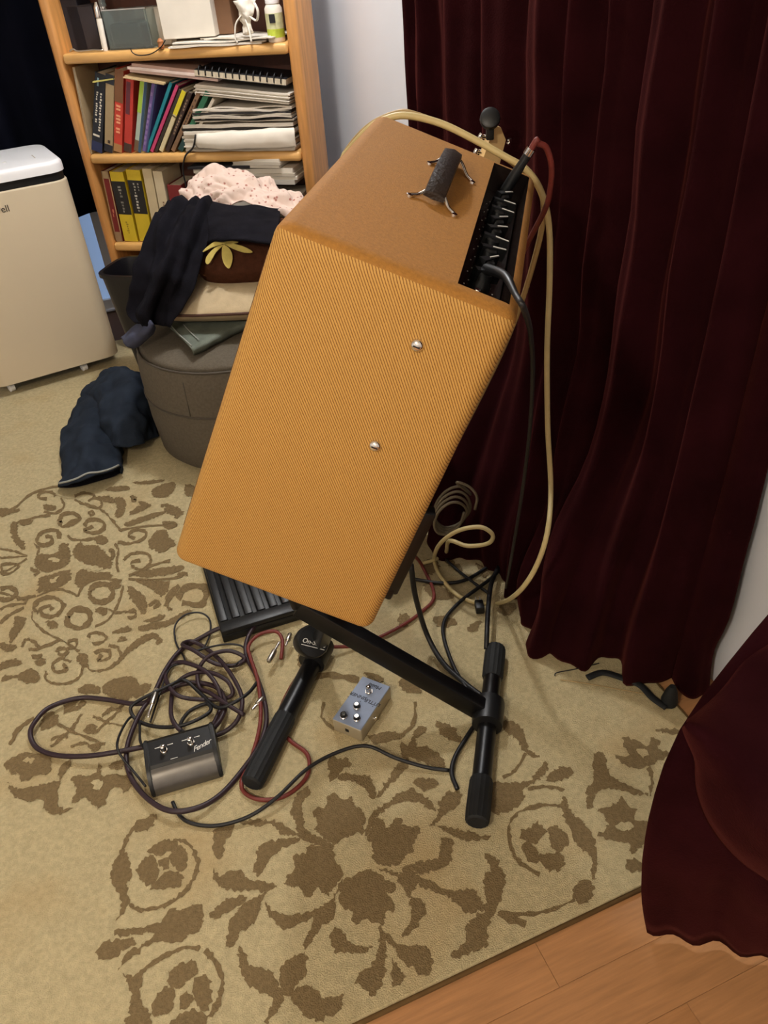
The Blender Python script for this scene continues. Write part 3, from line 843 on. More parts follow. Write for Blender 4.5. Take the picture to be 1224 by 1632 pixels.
# side screws
for px, py in ((665, 550), (598, 710)):
    p = AINV @ RP(px, py, AO, AA)
    bm = bmesh.new(); lathe(bm, [(.0070, 0), (.0066, .002), (.0045, .0042), (.0015, .005)], 14, zframe((p.x, -0.0002, p.z), (0, -1, 0))); sc = me_obj('screw', bm, 'chrome', amp, 40)
    me_obj('screw_slot', bx((p.x-.0035, -.0056, p.z-.0006), (p.x+.0035, -.0048, p.z+.0006)), 'ink', sc)
# strap handle
h0 = AINV @ RP(689, 322, AO+UP*AH, UP); h1 = AINV @ RP(716, 262, AO+UP*AH, UP)
hv = (h1-h0); hl = hv.length; hd = hv.normalized(); hs = Vector((0, 0, 1)).cross(hd)
hm = frame(Vector((h0.x, h0.y, AH)), hd, hs, Vector((0, 0, 1)))
strap = thing_h = None
bm = bmesh.new(); hw = 0.0125
n = 14; rowsA = []
for i in range(n+1):
    s = i/n; z = 0.006+0.014*math.sin(math.pi*s)**0.5; th = 0.005+0.002*math.sin(math.pi*s)
    rowsA.append([bm.verts.new(hm @ Vector((-.008+s*(hl+.016), yy, z+zz))) for yy, zz in ((-hw, 0), (-hw*.9, th), (0, th*1.5), (hw*.9, th), (hw, 0), (0, -.001))])
for a, b in zip(rowsA, rowsA[1:]):
    for k in range(6): bm.faces.new((a[k], a[(k+1) % 6], b[(k+1) % 6], b[k]))
bm.faces.new(rowsA[0][::-1]); bm.faces.new(rowsA[-1])
strap = me_obj('handle', bm, 'leather', amp, 50); strap['label'] = 'dark leather strap handle'
for px, py, qx, qy in ((652, 313, 678, 316), (723, 344, 703, 328), (684, 262, 704, 262), (752, 292, 733, 276)):
    a = AINV @ RP(px, py, AO+UP*AH, UP); b = AINV @ RP(qx, qy, AO+UP*AH, UP)
    a.z = AH+.002; b.z = AH+.010; mi_ = (a+b)/2; mi_.z = AH+.0035
    bm = bmesh.new(); tube(bm, [a, mi_, b, b+(b-a)*.3], .0022, 8, 5); lathe(bm, [(.0042, 0), (.0038, .003), (.001, .0042)], 10, Matrix.Translation((a.x, a.y, AH-.0003)))
    me_obj('handle_bracket', bm, 'chrome', strap, 50)

# ================================================================== STAND
st = thing('amplifier_stand', 'black folding metal amplifier stand with ribbed rubber feet', 'stand', (-.03, 1.02, 0))
SL = -st.location
def foot(p, q, caps=(.09, .09), tr=.0185):
    a, b = F(*p, .023), F(*q, .023); a.z = b.z = .023; d = (b-a).normalized(); L = (b-a).length
    bm = bmesh.new(); tube(bm, [a+d*.01+SL, b-d*.01+SL], tr, 14, 2); ft = me_obj('foot_tube', bm, 'black_metal', st, 40)
    for c, dd, cl in ((a, d, caps[0]), (b, -d, caps[1])):
        bm = bmesh.new(); lathe(bm, [(.017, 0), (.0215, .003), (.0225, .02), (.022, cl-.005), (.0195, cl)], 32, zframe(c+SL, dd), ribs=1, ribd=.05); me_obj('rubber_cap', bm, 'black_rubber', ft, 30)
    return a, b
ra, rb = foot((760, 1312), (790, 1032)); la, lb = foot((400, 1250), (515, 1025), (.165, .06), .0205)
def bar(p, q, wdt, name='leg', par=None, hgt=None):
    p, q = Vector(p), Vector(q); d = (q-p); L = d.length; m = zframe(p+SL, d)
    return me_obj(name, bx((-wdt/2, -(hgt or wdt)/2, 0), (wdt/2, (hgt or wdt)/2, L), bev=.004, mtx=m), 'black_metal', par or st, 40)
rj = ra.lerp(rb, .56); rj.z = .03; lj = la.lerp(lb, .90); lj.z = .03
le = PY(545, 1003, 1.075); ld_ = (le-rj).normalized(); legend_ = rj+ld_*((le-rj).length*1.28)
bar(rj, legend_, .030, hgt=.042)
rear_c = AO+BK*(DB*.80)+AA*(AW*.5)-UP*.045
bar(lj, rear_c, .030)
# joint block on the right foot
bm = bmesh.new(); lathe(bm, [(.030, -.03), (.031, -.02), (.031, .02), (.030, .03)], 16, zframe(rj+SL, rb-ra)); me_obj('joint_sleeve', bm, 'black_plastic', st, 40)
bm = bmesh.new(); lathe(bm, [(.030, -.03), (.031, -.02), (.031, .02), (.030, .03)], 16, zframe(lj+SL, lb-la)); me_obj('joint_sleeve', bm, 'black_plastic', st, 40)
front_c = AO+BK*.03+AA*(AW*.5)-UP*.03
bar(legend_, front_c, .026, 'upright')
for k in (.22, .78):
    p0 = AO+AA*(AW*k)-UP*.013
    ar = bar(p0+BK*.0, p0+BK*(DB+.020), .022, 'cradle_arm')
    bar(p0+BK*(DB+.014), p0+BK*(DB+.014)+UP*.16, .020, 'back_rest', ar)
bar(AO+AA*(AW*.16)-UP*.035+BK*.10, AO+AA*(AW*.84)-UP*.035+BK*.10, .024, 'cross_bar')
bar(AO+AA*(AW*.16)-UP*.035+BK*(DB*.8), AO+AA*(AW*.84)-UP*.035+BK*(DB*.8), .024, 'cross_bar')
# big end knob with maker's name
kp = F(499, 1022, .10); kd = Vector((.42, -.62, .66)).normalized()
bm = bmesh.new(); lathe(bm, [(.014, -.06), (.027, -.055), (.034, -.025), (.036, 0), (.033, .006), (.010, .0085)], 26, zframe(kp+SL, kd)); kn = me_obj('end_knob', bm, 'black_plastic', st, 40)
kx = (Vector((1, -.35, 0))-kd*Vector((1, -.35, 0)).dot(kd)).normalized(); ky = kd.cross(kx)
text_obj('lettering', 'On-Stage', .0140, frame(kp+SL+kd*.0086-ky*.004, kx, ky, kd), 'white_ink', kn, .0008, shear=.2)
me_obj('lettering_underline', bx((-.026, -.0135, .0068), (.026, -.0122, .0085), mtx=frame(kp+SL, kx, ky, kd)), 'white_ink', kn)

# ================================================================== PEDAL
TL_, TR_, BR_, BL_ = [F(x, y, .036) for x, y in ((577, 1077), (621, 1093), (577, 1166), (530, 1146))]
pc = (TL_+TR_+BR_+BL_)/4; px_ = ((TR_-TL_)+(BR_-BL_)).normalized(); py_ = ZZ.cross(px_)
pw = ((TR_-TL_).length+(BR_-BL_).length)/2; pl = ((TL_-BL_).length+(TR_-BR_).length)/2
ped = thing('effects_pedal', 'small silver effects pedal with three black knobs on the rug', 'pedal', mtx=frame(Vector((pc.x, pc.y, .0012)), px_, py_, ZZ))
me_obj('housing', bx((-pw/2, -pl/2, 0), (pw/2, pl/2, .034), bev=.003, seg=3), 'pedal_side', ped, 40)
me_obj('face_plate', bx((-pw/2+.001, -pl/2+.001, .0335), (pw/2-.001, pl/2-.001, .0352), bev=.0006, seg=1), 'plate_cool_reflection', ped)
def ploc(px, py): 
    q = F(px, py, .036)-pc; return q.dot(px_), q.dot(py_)
for px, py in ((548, 1143), (569, 1128), (569, 1147)):
    x, y = ploc(px, py)
    bm = bmesh.new(); lathe(bm, [(.0078, 0), (.0078, .004), (.0066, .005)], 16, Matrix.Translation((x, y, .035))); kb = me_obj('knob', bm, 'chrome', ped, 40)
    bm = bmesh.new(); lathe(bm, [(.0066, .004), (.0063, .011), (.0056, .012)], 16, Matrix.Translation((x, y, .035))); me_obj('knob_grip', bm, 'black_plastic', kb, 40)
    bm = bmesh.new(); lathe(bm, [(.0046, .0119), (.0044, .0125)], 16, Matrix.Translation((x, y, .035))); me_obj('knob_cap', bm, 'chrome', kb, 40)
x, y = ploc(588, 1103)
bm = bmesh.new(); mt = Matrix.Translation((x, y, .035)); lathe(bm, [(.0085, 0), (.0085, .003)], 6, mt); lathe(bm, [(.006, .003), (.006, .009), (.0052, .010), (.0052, .016), (.003, .0175)], 14, mt); me_obj('footswitch_button', bm, 'chrome', ped, 40)
FLIP = Matrix.Rotation(math.pi, 4, 'Z')
def ptext(s, size, x, y, sp=1.0): text_obj('lettering', s, size*1.12, Matrix.Translation((x, y, .0355)) @ FLIP, 'ink', ped, .0003, shear=.15, space=sp)
x, y = ploc(592, 1119); ptext('LITTLE', .0105, x+.004, y-.001)
x, y = ploc(573, 1110); ptext('SINNER', .0105, x-.002, y)
x, y = ploc(597, 1094); ptext('Mood', .011, x+.001, y)
for px, py in ((555, 1111), (594, 1126), (574.5, 1118)):
    x, y = ploc(px, py); me_obj('print_dot', bx((x-.0009, y-.0009, .0352), (x+.0009, y+.0009, .0355)), 'ink', ped)
me_obj('power_jack', bx((-.004, -pl/2-.001, .014), (.004, -pl/2+.002, .022), bev=.0005), 'ink', ped)
bm = bmesh.new(); lathe(bm, [(.0048, 0), (.0048, .005), (.003, .006)], 12, zframe((pw/2-.0003, -.012, .017), (1, 0, 0))); me_obj('audio_jack', bm, 'chrome', ped, 40)

# ================================================================== FOOTSWITCH
q0, q1 = F(243, 1272), F(357, 1238)
fxv = (q1-q0).normalized(); fyv = ZZ.cross(fxv); fw = (q1-q0).length
fs = thing('footswitch', 'black and silver two button footswitch lying among the tangled cables', 'footswitch', mtx=frame(Vector((q0.x, q0.y, .0012)), fxv, fyv, ZZ))
FD = .098
silver = [(0, .004), (.001, .010), (.004, .017), (.009, .024), (.015, .0305), (.021, .0355), (.026, .0385), (.032, .040)]
bm = bmesh.new()
sec = [(.0, 0)]+silver+[(.032, 0)]
prism(bm, [(.008, a, b) for a, b in sec], (fw-.016, 0, 0)); me_obj('silver_front', bm, 'silver_paint', fs, 30)
plate = [(.032, 0), (.032, .0405), (.038, .044), (.088, .052), (FD, .046), (FD, 0)]
bm = bmesh.new(); prism(bm, [(.008, a, b) for a, b in plate], (fw-.016, 0, 0)); me_obj('black_plate', bm, 'black_metal', fs)
whole = [(0, 0), (-.002, .004), (.003, .018), (.017, .036), (.036, .046), (.089, .055), (FD+.002, .048), (FD+.003, 0)]
for x in (0, fw-.009):
    bm = bmesh.new(); prism(bm, [(x, a, b) for a, b in whole], (.009, 0, 0)); bmesh.ops.bevel(bm, geom=list(bm.edges), offset=.002, segments=2, affect='EDGES'); me_obj('end_cap', bm, 'black_plastic', fs, 40)
slope = math.atan2(.008, .05)
def onplate(x, y): return Vector((x, y, .044+(y-.038)*.16))
for x in (.28*fw, .66*fw):
    p = onplate(x, .062); m = Matrix.Translation(p) @ Matrix.Rotation(slope, 4, 'X')
    bm = bmesh.new(); lathe(bm, [(.0075, 0), (.0075, .003)], 6, m); lathe(bm, [(.0055, .003), (.0055, .010), (.005, .011), (.005, .017), (.003, .0185)], 14, m); me_obj('switch_button', bm, 'chrome', fs, 40)
    me_obj('print_line', bx((-.017, .009, .0002), (-.006, .0105, .0006), mtx=m), 'white_ink', fs); me_obj('print_line', bx((.007, .009, .0002), (.018, .0105, .0006), mtx=m), 'white_ink', fs)
text_obj('lettering', 'Fender', .0150, Matrix.Translation(onplate(.795*fw, .050)+Vector((0, 0, .0004))) @ Matrix.Rotation(slope, 4, 'X') @ Matrix.Rotation(.25, 4, 'Z'), 'white_ink', fs, .0004, shear=.5, space=.85)
me_obj('print_line', bx((.35*fw, .0395, .0446), (.45*fw, .0405, .0451)), 'white_ink', fs)

# ================================================================== PEDALBOARD (ribbed black slab under the amp)
b0, b1 = F(357, 1026), F(328, 914); b2 = F(482, 988)
ux = (b2-b0); ux.z = 0; bw = ux.length; ux.normalize(); uy = ZZ.cross(ux); bl_ = .36
pb = thing('pedalboard', 'black ribbed pedalboard lying flat on the rug under the amplifier', 'pedalboard', mtx=frame(Vector((b0.x, b0.y, .0012)), ux, uy, ZZ))
bm = bmesh.new(); box(bm, (0, 0, 0), (bw, bl_, .022), None, .003); me_obj('base', bm, 'black_plastic', pb, 40)
me_obj('end_rail', bx((0, 0, .022), (bw, .035, .036), bev=.004), 'black_plastic', pb, 40); me_obj('end_rail', bx((0, bl_-.035, .022), (bw, bl_, .036), bev=.004), 'black_plastic', pb, 40)
nr = 6
for i in range(nr):
    x0 = .004+i*(bw-.008)/nr
    me_obj('rib', bx((x0, .036, .022), (x0+(bw-.008)/nr*.62, bl_-.036, .036), bev=.003), 'black_plastic', pb, 40)

# ================================================================== CABLES
def cable(name, label, pts, r, m, group='cables around the amplifier stand', flat=1.0, n=8):
    bm = bmesh.new(); tube(bm, pts, r, n, 6, True, flat)
    o = me_obj(name, bm, m, None, True); tag(o, label, 'cable', group); return o
c4 = lambda x, y, z=.006: F(20+x/2.55, 900+y/2.55, z)
def path4(s, z0=.006, lift=0.0, seed=0):
    out = []
    for i, t in enumerate(s.split()):
        x, y = [float(v) for v in t.split(',')]
        out.append(c4(x, y, z0+lift*(0.5+0.5*math.sin(i*1.3+seed))))
    return out
cable('instrument_cable', 'thick purple-brown cable with a wide loop lying out to the left', path4('1075,160 1000,230 955,300 950,370 990,450 1025,560 1030,650 1000,740 930,840 850,930 760,985 650,1002 560,960 490,880 462,790 480,690 540,570 620,510 730,480 830,500 865,570 830,650 760,695 690,712 560,735 430,760 300,778 180,775 100,745 72,690 90,640 150,580 270,542 380,548 490,565 560,545 620,430 680,350 760,300 850,255 980,230 1075,200', .0065, .014), .0052, 'purple_cable')
cable('instrument_cable', 'dark purple cable coiled in tight rings behind the footswitch', path4('940,610 860,560 800,520 760,500 755,430 800,370 880,350 945,380 900,410 820,400 740,350 690,325 730,312 800,350 870,420 930,530 920,620 860,680 780,700 700,685 650,630 645,560 660,490 720,445 800,438 870,470 895,520 860,545 760,548 680,535 640,500 622,450 650,405 700,398 780,430 830,490 850,560 830,620 790,680 730,690', .009, .022, 1.0), .0048, 'purple_cable')
cable('instrument_cable', 'dark cable looped in small rings on top of the tangle', path4('690,690 682,650 720,595 790,565 800,600 700,650 600,660 520,640 482,600 500,560 640,490 700,470 760,520 830,580 900,560 960,520 1000,470', .014, .02, 2.0), .0040, 'black_cable')
cable('thin_wire', 'thin black wire making a loose loop above the tangle', path4('560,640 600,520 640,420 700,392 665,320 660,250 700,205 760,195 800,222 802,280 775,340 735,352 850,325 930,330 945,370 900,412', .006, .012), .0022, 'black_cable')
cable('thin_wire', 'thin black wire draped over the left end of the footswitch', path4('690,700 560,745 520,720 515,640 480,620 440,680 425,740 450,790 500,850 540,900', .012, .03), .0026, 'black_cable')
def pathpx(s, z=.006, lift=0.0):
    out = []
    for i, t in enumerate(s.split()):
        v = [float(q) for q in t.split(',')]
        out.append(F(v[0], v[1], (v[2] if len(v) > 2 else z)+lift*(0.5+.5*math.sin(i*1.7))))
    return out
cable('power_cord', 'flat black cord running from the footswitch across the rug in front of the pedal', pathpx('275,1278 285,1298 305,1312 345,1316 395,1302,.012 440,1272,.02 490,1225,.025 540,1198,.025 585,1189,.025 630,1208,.018 680,1223,.008 716,1228,.005'), .0036, 'black_cable')
cable('power_cord', 'black flat cord with a cut end passing behind the right stand foot', pathpx('800,885,.03 790,915,.012 730,962,.01 706,1000,.01 722,1060,.012 752,1110,.012 766,1138,.01 748,1168,.012 726,1205,.01 720,1232,.008 729,1258,.004'), .0046, 'black_cable')
cable('power_cord', 'thick black cord dropping from under the amplifier to the stand joint', [PY(655, 900, 1.22), PY(662, 950, 1.22)]+pathpx('680,1010,.05 705,1055,.02 740,1088,.012 772,1112,.012 790,1120,.01'), .0058, 'black_cable')
cable('power_cord', 'black cord standing up beside the far end of the right stand foot', pathpx('800,870,.01 795,900,.02 783,930,.04 778,970,.05 776,1010,.05 775,1035,.03'), .0055, 'black_cable')
cable('power_cord', 'dark cord crossing the cream cable loops on the rug', pathpx('655,922 700,929 740,925 775,905 800,890'), .0042, 'black_cable')
cable('power_cord', 'thin dark cord running behind the cream cable loops', pathpx('700,880 725,905 750,925 778,945'), .0036, 'black_cable')
# red cable: from the panel jack over the back, then along the rug
plug0 = AO+BK*(DB-.040)+AA*(AW-.055)+UP*(AH-.028)
pd = (PY(845, 240, plug0.y-.01)-plug0)
pdir = pd.normalized(); pend = plug0+pd
red = thing('instrument_cable', 'red braided cable plugged into the amplifier panel and trailing over the rug', 'cable', pend, 'cables around the amplifier stand')
RLc = -pend
bm = bmesh.new()
back = [pend+RLc, pend+pdir*.015+RLc, PY(857, 228, pend.y-.0)+RLc, PY(871, 236, pend.y+.005)+RLc, PY(879, 265, pend.y+.012)+RLc, PY(877, 300, pend.y+.03)+RLc, PY(868, 335, pend.y+.06)+RLc, PY(835, 400, 1.24)+RLc, PY(780, 520, 1.28)+RLc, PY(690, 720, 1.32)+RLc, PY(645, 850, 1.36)+RLc, F(672, 900, .02)+RLc]
flo = [p+RLc for p in pathpx('692,948,.01 672,975,.008 630,1003,.008 575,1027,.008 535,1031,.02 508,1030,.03 492,1042,.012 478,1072,.01 462,1098,.012 447,1130,.008 443,1155,.007 462,1180,.007 488,1200,.007 493,1222,.007 484,1245,.007 455,1268,.007 420,1275,.007 392,1265,.007 385,1245,.007 400,1210,.007 415,1150,.02 412,1090,.02 400,1050,.02 396,1030,.02 412,1012,.024 438,1006,.024 450,1020,.02 448,1050,.016')]
tube(bm, back+flo, .0042, 8, 6); me_obj('cord', bm, 'red_cable', red, True)
bm = bmesh.new(); lathe(bm, [(.0075, 0), (.0075, .032), (.0058, .05), (.0058, pd.length)], 14, zframe(plug0+RLc, pdir)); me_obj('plug', bm, 'black_plastic', red, 40)
bm = bmesh.new(); lathe(bm, [(.0066, -.006), (.0066, .003)], 14, zframe(pend+RLc, pdir)); me_obj('plug_ring', bm, 'chrome', red, 40)
# tan cable over the top
tz = lambda px, py: RP(px, py, AO+UP*(AH+.008), UP)
far = AO+AA*(AW+.012)
tanpts = [F(480, 850, .007), F(520, 800, .010), PY(528, 640, 1.40), PY(535, 480, 1.38), PY(540, 340, 1.35), PY(545, 262, 1.33), PY(556, 240, 1.30), PY(585, 208, 1.255), PY(610, 192, 1.24), PY(645, 184, 1.235), PY(700, 196, 1.225), PY(755, 222, 1.21), PY(805, 250, 1.195), PY(838, 270, 1.19), PY(862, 305, 1.20), PY(875, 360, 1.22), PY(876, 450, 1.22), PY(872, 560, 1.21), PY(873, 680, 1.20), PY(878, 780, 1.18), PY(872, 850, 1.10), PY(852, 908, 1.11), PY(824, 946, 1.15)]+pathpx('796,961,.007 760,961,.007 725,945,.007 700,915,.007 692,890,.012')+[PY(702, 866, 1.42), PY(730, 846, 1.385), PY(765, 840, 1.37), PY(785, 852, 1.36), PY(778, 866, 1.36), PY(745, 870, 1.385), PY(716, 862, 1.42)]+pathpx('710,882,.012 690,893,.008 668,899,.008')
cable('speaker_cable', 'tan cable draped over the amplifier top and hanging down to the rug', tanpts, .0050, 'cream_cable')
cable('speaker_cable', 'second darker strand of tan cable behind the amplifier top edge', [F(500, 800, .007), PY(515, 640, 1.42), PY(528, 480, 1.41), PY(537, 340, 1.39), PY(543, 266, 1.36), PY(556, 236, 1.33), PY(590, 200, 1.28), PY(632, 180, 1.265), PY(660, 182, 1.255), PY(720, 205, 1.245), PY(780, 236, 1.235), PY(830, 270, 1.22), PY(866, 320, 1.22), PY(850, 420, 1.24), PY(800, 560, 1.27), PY(700, 760, 1.30)], .0045, 'tan_cable')
# coil of grey cable beside the curtain
coil = []
for k in range(4):
    for a in range(8):
        an = a*math.pi/4+k*.15
        coil.append(PY(716+(24+2*k)*math.cos(an)+k*2, 826-6*k+(30+3*k)*math.sin(an)*.8-10*math.cos(an), 1.46+.012*k))
coil += [PY(728, 769, 1.47), PY(748, 776, 1.46), PY(760, 792, 1.45), PY(757, 812, 1.45)]
cable('instrument_cable', 'grey cable coiled on the floor against the curtain behind the amplifier', coil, .0034, 'grey_cable')
# black patch cord from the panel down the back
pk = AO+BK*(DB-.040)+AA*.115+UP*(AH-.012)
pts = [pk, RP(805, 440, AO+UP*(AH+.012), UP), RP(822, 470, AO+UP*(AH+.014), UP), RP(836, 495, AO+UP*(AH+.006)+BK*.0, UP), PY(846, 535, .86), PY(849, 600, .95), PY(843, 700, 1.05), PY(830, 800, 1.12), PY(815, 890, 1.17), F(806, 940, .007)]
bc_ = thing('patch_cable', 'thin black cable plugged into the near end of the amplifier panel', 'cable', pk, 'cables around the amplifier stand')
bm = bmesh.new(); tube(bm, [p-pk for p in pts], .0032, 8, 6); me_obj('cord', bm, 'black_cable', bc_, True)
bm = bmesh.new(); tube(bm, [pts[0]-pk, pts[1]-pk, pts[2]-pk], lambda s: .0060-.003*s, 12, 6); me_obj('plug', bm, 'black_plastic', bc_, 40)
# loose jack plugs
def jack(px, py, qx, qy, z, label):
    a, b = F(px, py, z), F(qx, qy, z); d = (b-a).normalized(); L = (b-a).length
    t = thing('jack_plug', label, 'plug', a, 'loose jack plugs'); m = zframe((0, 0, 0), d)
    bm = bmesh.new(); lathe(bm, [(.004, 0), (.0062, .004), (.0062, L*.5), (.0052, L*.56)], 14, m); me_obj('barrel', bm, 'nickel', t, 40)
    bm = bmesh.new(); lathe(bm, [(.0032, L*.55), (.0032, L*.92), (.002, L*.94), (.0026, L*.97), (.0006, L)], 12, m); me_obj('tip', bm, 'chrome', t, 40)
jack(250, 1098, 236, 1144, .03, 'silver jack plug lying on the purple cables by the footswitch')
jack(428, 1055, 446, 1022, .03, 'silver jack plug inside the red cable loop')
jack(420, 1112, 401, 1132, .02, 'small silver jack plug tip beside the left stand foot')
jack(463, 1010, 455, 1030, .03, 'short silver jack plug next to the end knob of the stand')
# small grey adapter on the cream cable
a = F(764, 972); ad = thing('plug_adapter', 'small dark grey plug lying by the cream cable loop', 'plug', (a.x, a.y, .0012))
me_obj('body', bx((-.010, -.016, 0), (.010, .014, .020), bev=.003), 'black_plastic', ad, 40)
for s in (-.005, .005): me_obj('prong', bx((s-.001, .014, .007), (s+.001, .030, .013)), 'nickel', ad)
# black strap and thin wires by the curtain hem
a = [F(x, y, z) for x, y, z in ((936, 1080, .006), (960, 1072, .008), (990, 1080, .008), (1020, 1092, .008), (1040, 1112, .008), (1062, 1128, .008))]
cable('strap', 'black webbing strap lying on the rug at the curtain hem', a, .008, 'black_rubber', 'odds and ends at the curtain hem', flat=.45)
bm = bmesh.new(); pp = F(1066, 1120, .0012); lathe(bm, [(.016, 0), (.017, .01), (.012, .035), (.006, .05)], 12, Matrix.Translation(pp)); tag(me_obj('rubber_foot', bm, 'black_rubber', None, 40), 'black rubber stand foot poking out beneath the curtain', 'foot')
cable('thin_wire', 'thin bent wire on the rug by the curtain hem', [F(*p) for p in ((955, 1057, .004), (918, 1066, .004), (888, 1072, .004), (884, 1077, .004))], .0012, 'black_cable', 'odds and ends at the curtain hem')
cable('thin_wire', 'pale thin wire lying straight across the rug by the strap', [F(*p) for p in ((893, 1083, .003), (940, 1090, .003), (1000, 1101, .003), (1040, 1108, .003))], .0011, 'tan_cable', 'odds and ends at the curtain hem')

# ================================================================== GUITAR behind the amplifier
hp = PY(794, 247, 1.58)
gb = Vector((-.02, 1.56, .03)); gd = (hp-gb).normalized(); gs = (Vector((.5, -.85, 0))-gd*Vector((.5, -.85, 0)).dot(gd)).normalized(); gx = gs.cross(gd)
gt = thing('electric_guitar', 'maple headstock of a guitar leaning on the curtain behind the amplifier', 'guitar', mtx=frame(gb, gx, gs*-1, gd) if False else frame(gb, gx, gd.cross(gx), gd))
GL = (hp-gb).length
out = [(0, 0), (.10, .01), (.155, .07), (.15, .14), (.115, .20), (.125, .27), (.14, .33), (.10, .36), (.045, .32), (0, .31), (-.045, .32), (-.11, .38), (-.15, .34), (-.13, .27), (-.115, .20), (-.15, .14), (-.155, .07), (-.10, .01)]
c = crom([Vector((a*.82, 0, b*.82)) for a, b in out], 4, True)
bm = bmesh.new(); prism(bm, [(p.x, -.018, p.z) for p in c], (0, .036, 0)); me_obj('body', bm, 'guitar_black', gt, 40)
me_obj('neck', bx((-.021, -.034, .25), (.021, -.016, GL-.055), bev=.004), 'maple', gt, 40)
me_obj('fretboard', bx((-.021, -.039, .24), (.021, -.034, GL-.055)), 'rosewood', gt)
bm = bmesh.new(); hh = [(-.019, GL-.06), (-.026, GL-.03), (-.022, GL+.025), (.000, GL+.045), (.016, GL+.045), (.020, GL-.02), (.019, GL-.06)]
prism(bm, [(p[0], -.030, p[1]) for p in hh], (0, .014, 0)); me_obj('headstock', bm, 'maple', gt)
for i, z in enumerate((GL-.035, GL-.005, GL+.022)):
    for s in (-1, 1):
        bm = bmesh.new(); lathe(bm, [(.0045, 0), (.004, .006), (.002, .012)], 10, zframe((s*.014, -.030, z), (0, -1, 0)))
        tube(bm, [(s*.024, -.022, z), (s*.036, -.022, z)], .0022, 8, 2); tube(bm, [(s*.036, -.022, z-.005), (s*.038, -.022, z), (s*.036, -.022, z+.005)], .004, 8, 3); me_obj('tuning_peg', bm, 'chrome', gt, 50)
tp = PY(781, 190, 1.57)
tc_ = thing('clip_tuner', 'round black clip-on tuner at the tip of the guitar headstock', 'tuner', tp)
bm = bmesh.new(); lathe(bm, [(.017, -.006), (.019, 0), (.018, .009), (.014, .011)], 18, zframe((0, 0, 0), (-.1, -.8, .5))); me_obj('display', bm, 'black_plastic', tc_, 40)
me_obj('clip_arm', bx((-.006, .0, -.036), (.008, .012, .0), bev=.002), 'black_plastic', tc_, 40)

# ================================================================== AIR CONDITIONER
aL, aR = Vector((-1.368, 2.619, 0)), Vector((-.958, 2.835, 0))
ax = (aR-aL).normalized(); ay = ZZ.cross(ax); AWD = .47; ADP = .36; AHT = .748
ac = thing('air_conditioner', 'white portable air conditioner standing on the rug at the left edge', 'air conditioner', mtx=frame(aR-ax*AWD, ax, ay, ZZ))
def rprism(x0, x1, y0, y1, z0, z1, r, top=0.0, taper=0.0):
    bm = bmesh.new(); vv = box(bm, (x0, y0, z0), (x1, y1, z1))
    es = [e for e in bm.edges if abs(e.verts[0].co.z-e.verts[1].co.z) > 1e-5]
    bmesh.ops.bevel(bm, geom=es, offset=r, segments=6, affect='EDGES', profile=.5)
    if top > 0:
        es = [e for e in bm.edges if e.verts[0].co.z > z1-1e-5 and e.verts[1].co.z > z1-1e-5]
        bmesh.ops.bevel(bm, geom=es, offset=top, segments=4, affect='EDGES', profile=.5)
    return bm
me_obj('body', rprism(0, AWD, 0, ADP, .045, AHT-.062, .05, .006), 'ac_white', ac, 30)
me_obj('vent_gap', rprism(.006, AWD-.006, .006, ADP-.006, AHT-.064, AHT-.034, .046), 'black_plastic', ac, 30)
lid = me_obj('lid', rprism(.0, AWD, .0, ADP, AHT-.036, AHT, .055, .014), 'ac_lid', ac, 30)
for x, y, wd in ((.30, .12, .006), (.20, .12, .006), (.24, .20, .03)):
    bm = bmesh.new(); lathe(bm, [(.007, 0), (.006, .002)], 14, Matrix.Translation((x, y, AHT-.0005))); me_obj('button', bm, 'trim_paint', lid, 40)
me_obj('handle_seam', bx((AWD-.075, .10, AHT-.0004), (AWD-.072, .16, AHT+.0006)), 'paper_grey', lid)
me_obj('base_skirt', rprism(.02, AWD-.02, .02, ADP-.02, .035, .046, .04), 'black_plastic', ac, 30)
pl_ = AHT*.0
ti = frame(aR-ax*AWD, ax, ay, ZZ).inverted()
tpt = ti @ RP(9, 333, aL, ay)
text_obj('lettering', 'Honeywell', .030, Matrix.Translation((tpt.x+.012, -.0005, tpt.z)) @ Matrix.Rotation(math.pi/2, 4, 'X'), 'ink', ac, .0004, align='RIGHT')
for x in (.06, AWD-.14):
    for y in (.05, ADP-.06):
        bm = bmesh.new(); lathe(bm, [(.012, -.010), (.018, -.008), (.018, .008), (.012, .010)], 18, zframe((x, y, .018), (1, .3, 0))); box(bm, (x-.012, y-.006, .024), (x+.012, y+.006, .040)); me_obj('caster', bm, 'ac_lid', ac, 40)

# ================================================================== BOOKCASE
BY = math.radians(16.85); U = Vector((math.cos(BY), -math.sin(BY), 0)); V = Vector((math.sin(BY), math.cos(BY), 0))
BO = Vector((-.938, 2.949, .0012)); BW = .84; BD = .17
BMX = frame(BO, U, V, ZZ); BIN = BMX.inverted()
def bcp(px, py, yd=0.02):
    return BIN @ RP(px, py, BO+V*yd, V)
bk = thing('bookcase', 'honey pine bookcase with rounded shelf fronts crammed with books and papers', 'bookcase', mtx=BMX)
SZ = [.09, .432, .733, 1.034, 1.35]; ST = .030
for x in (0, BW-.036):
    me_obj('side_panel', bx((x, 0, 0), (x+.036, BD, 1.72), bev=.012, seg=3), 'pine', bk, 40)
for z in SZ+[1.69]:
    me_obj('shelf', bx((.036, -.004, z-ST), (BW-.036, BD-.012, z), bev=.010, seg=3), 'pine_shelf', bk, 40)
me_obj('back_panel', bx((.03, BD-.012, .03), (BW-.03, BD-.004, 1.71)), 'pine_back', bk)

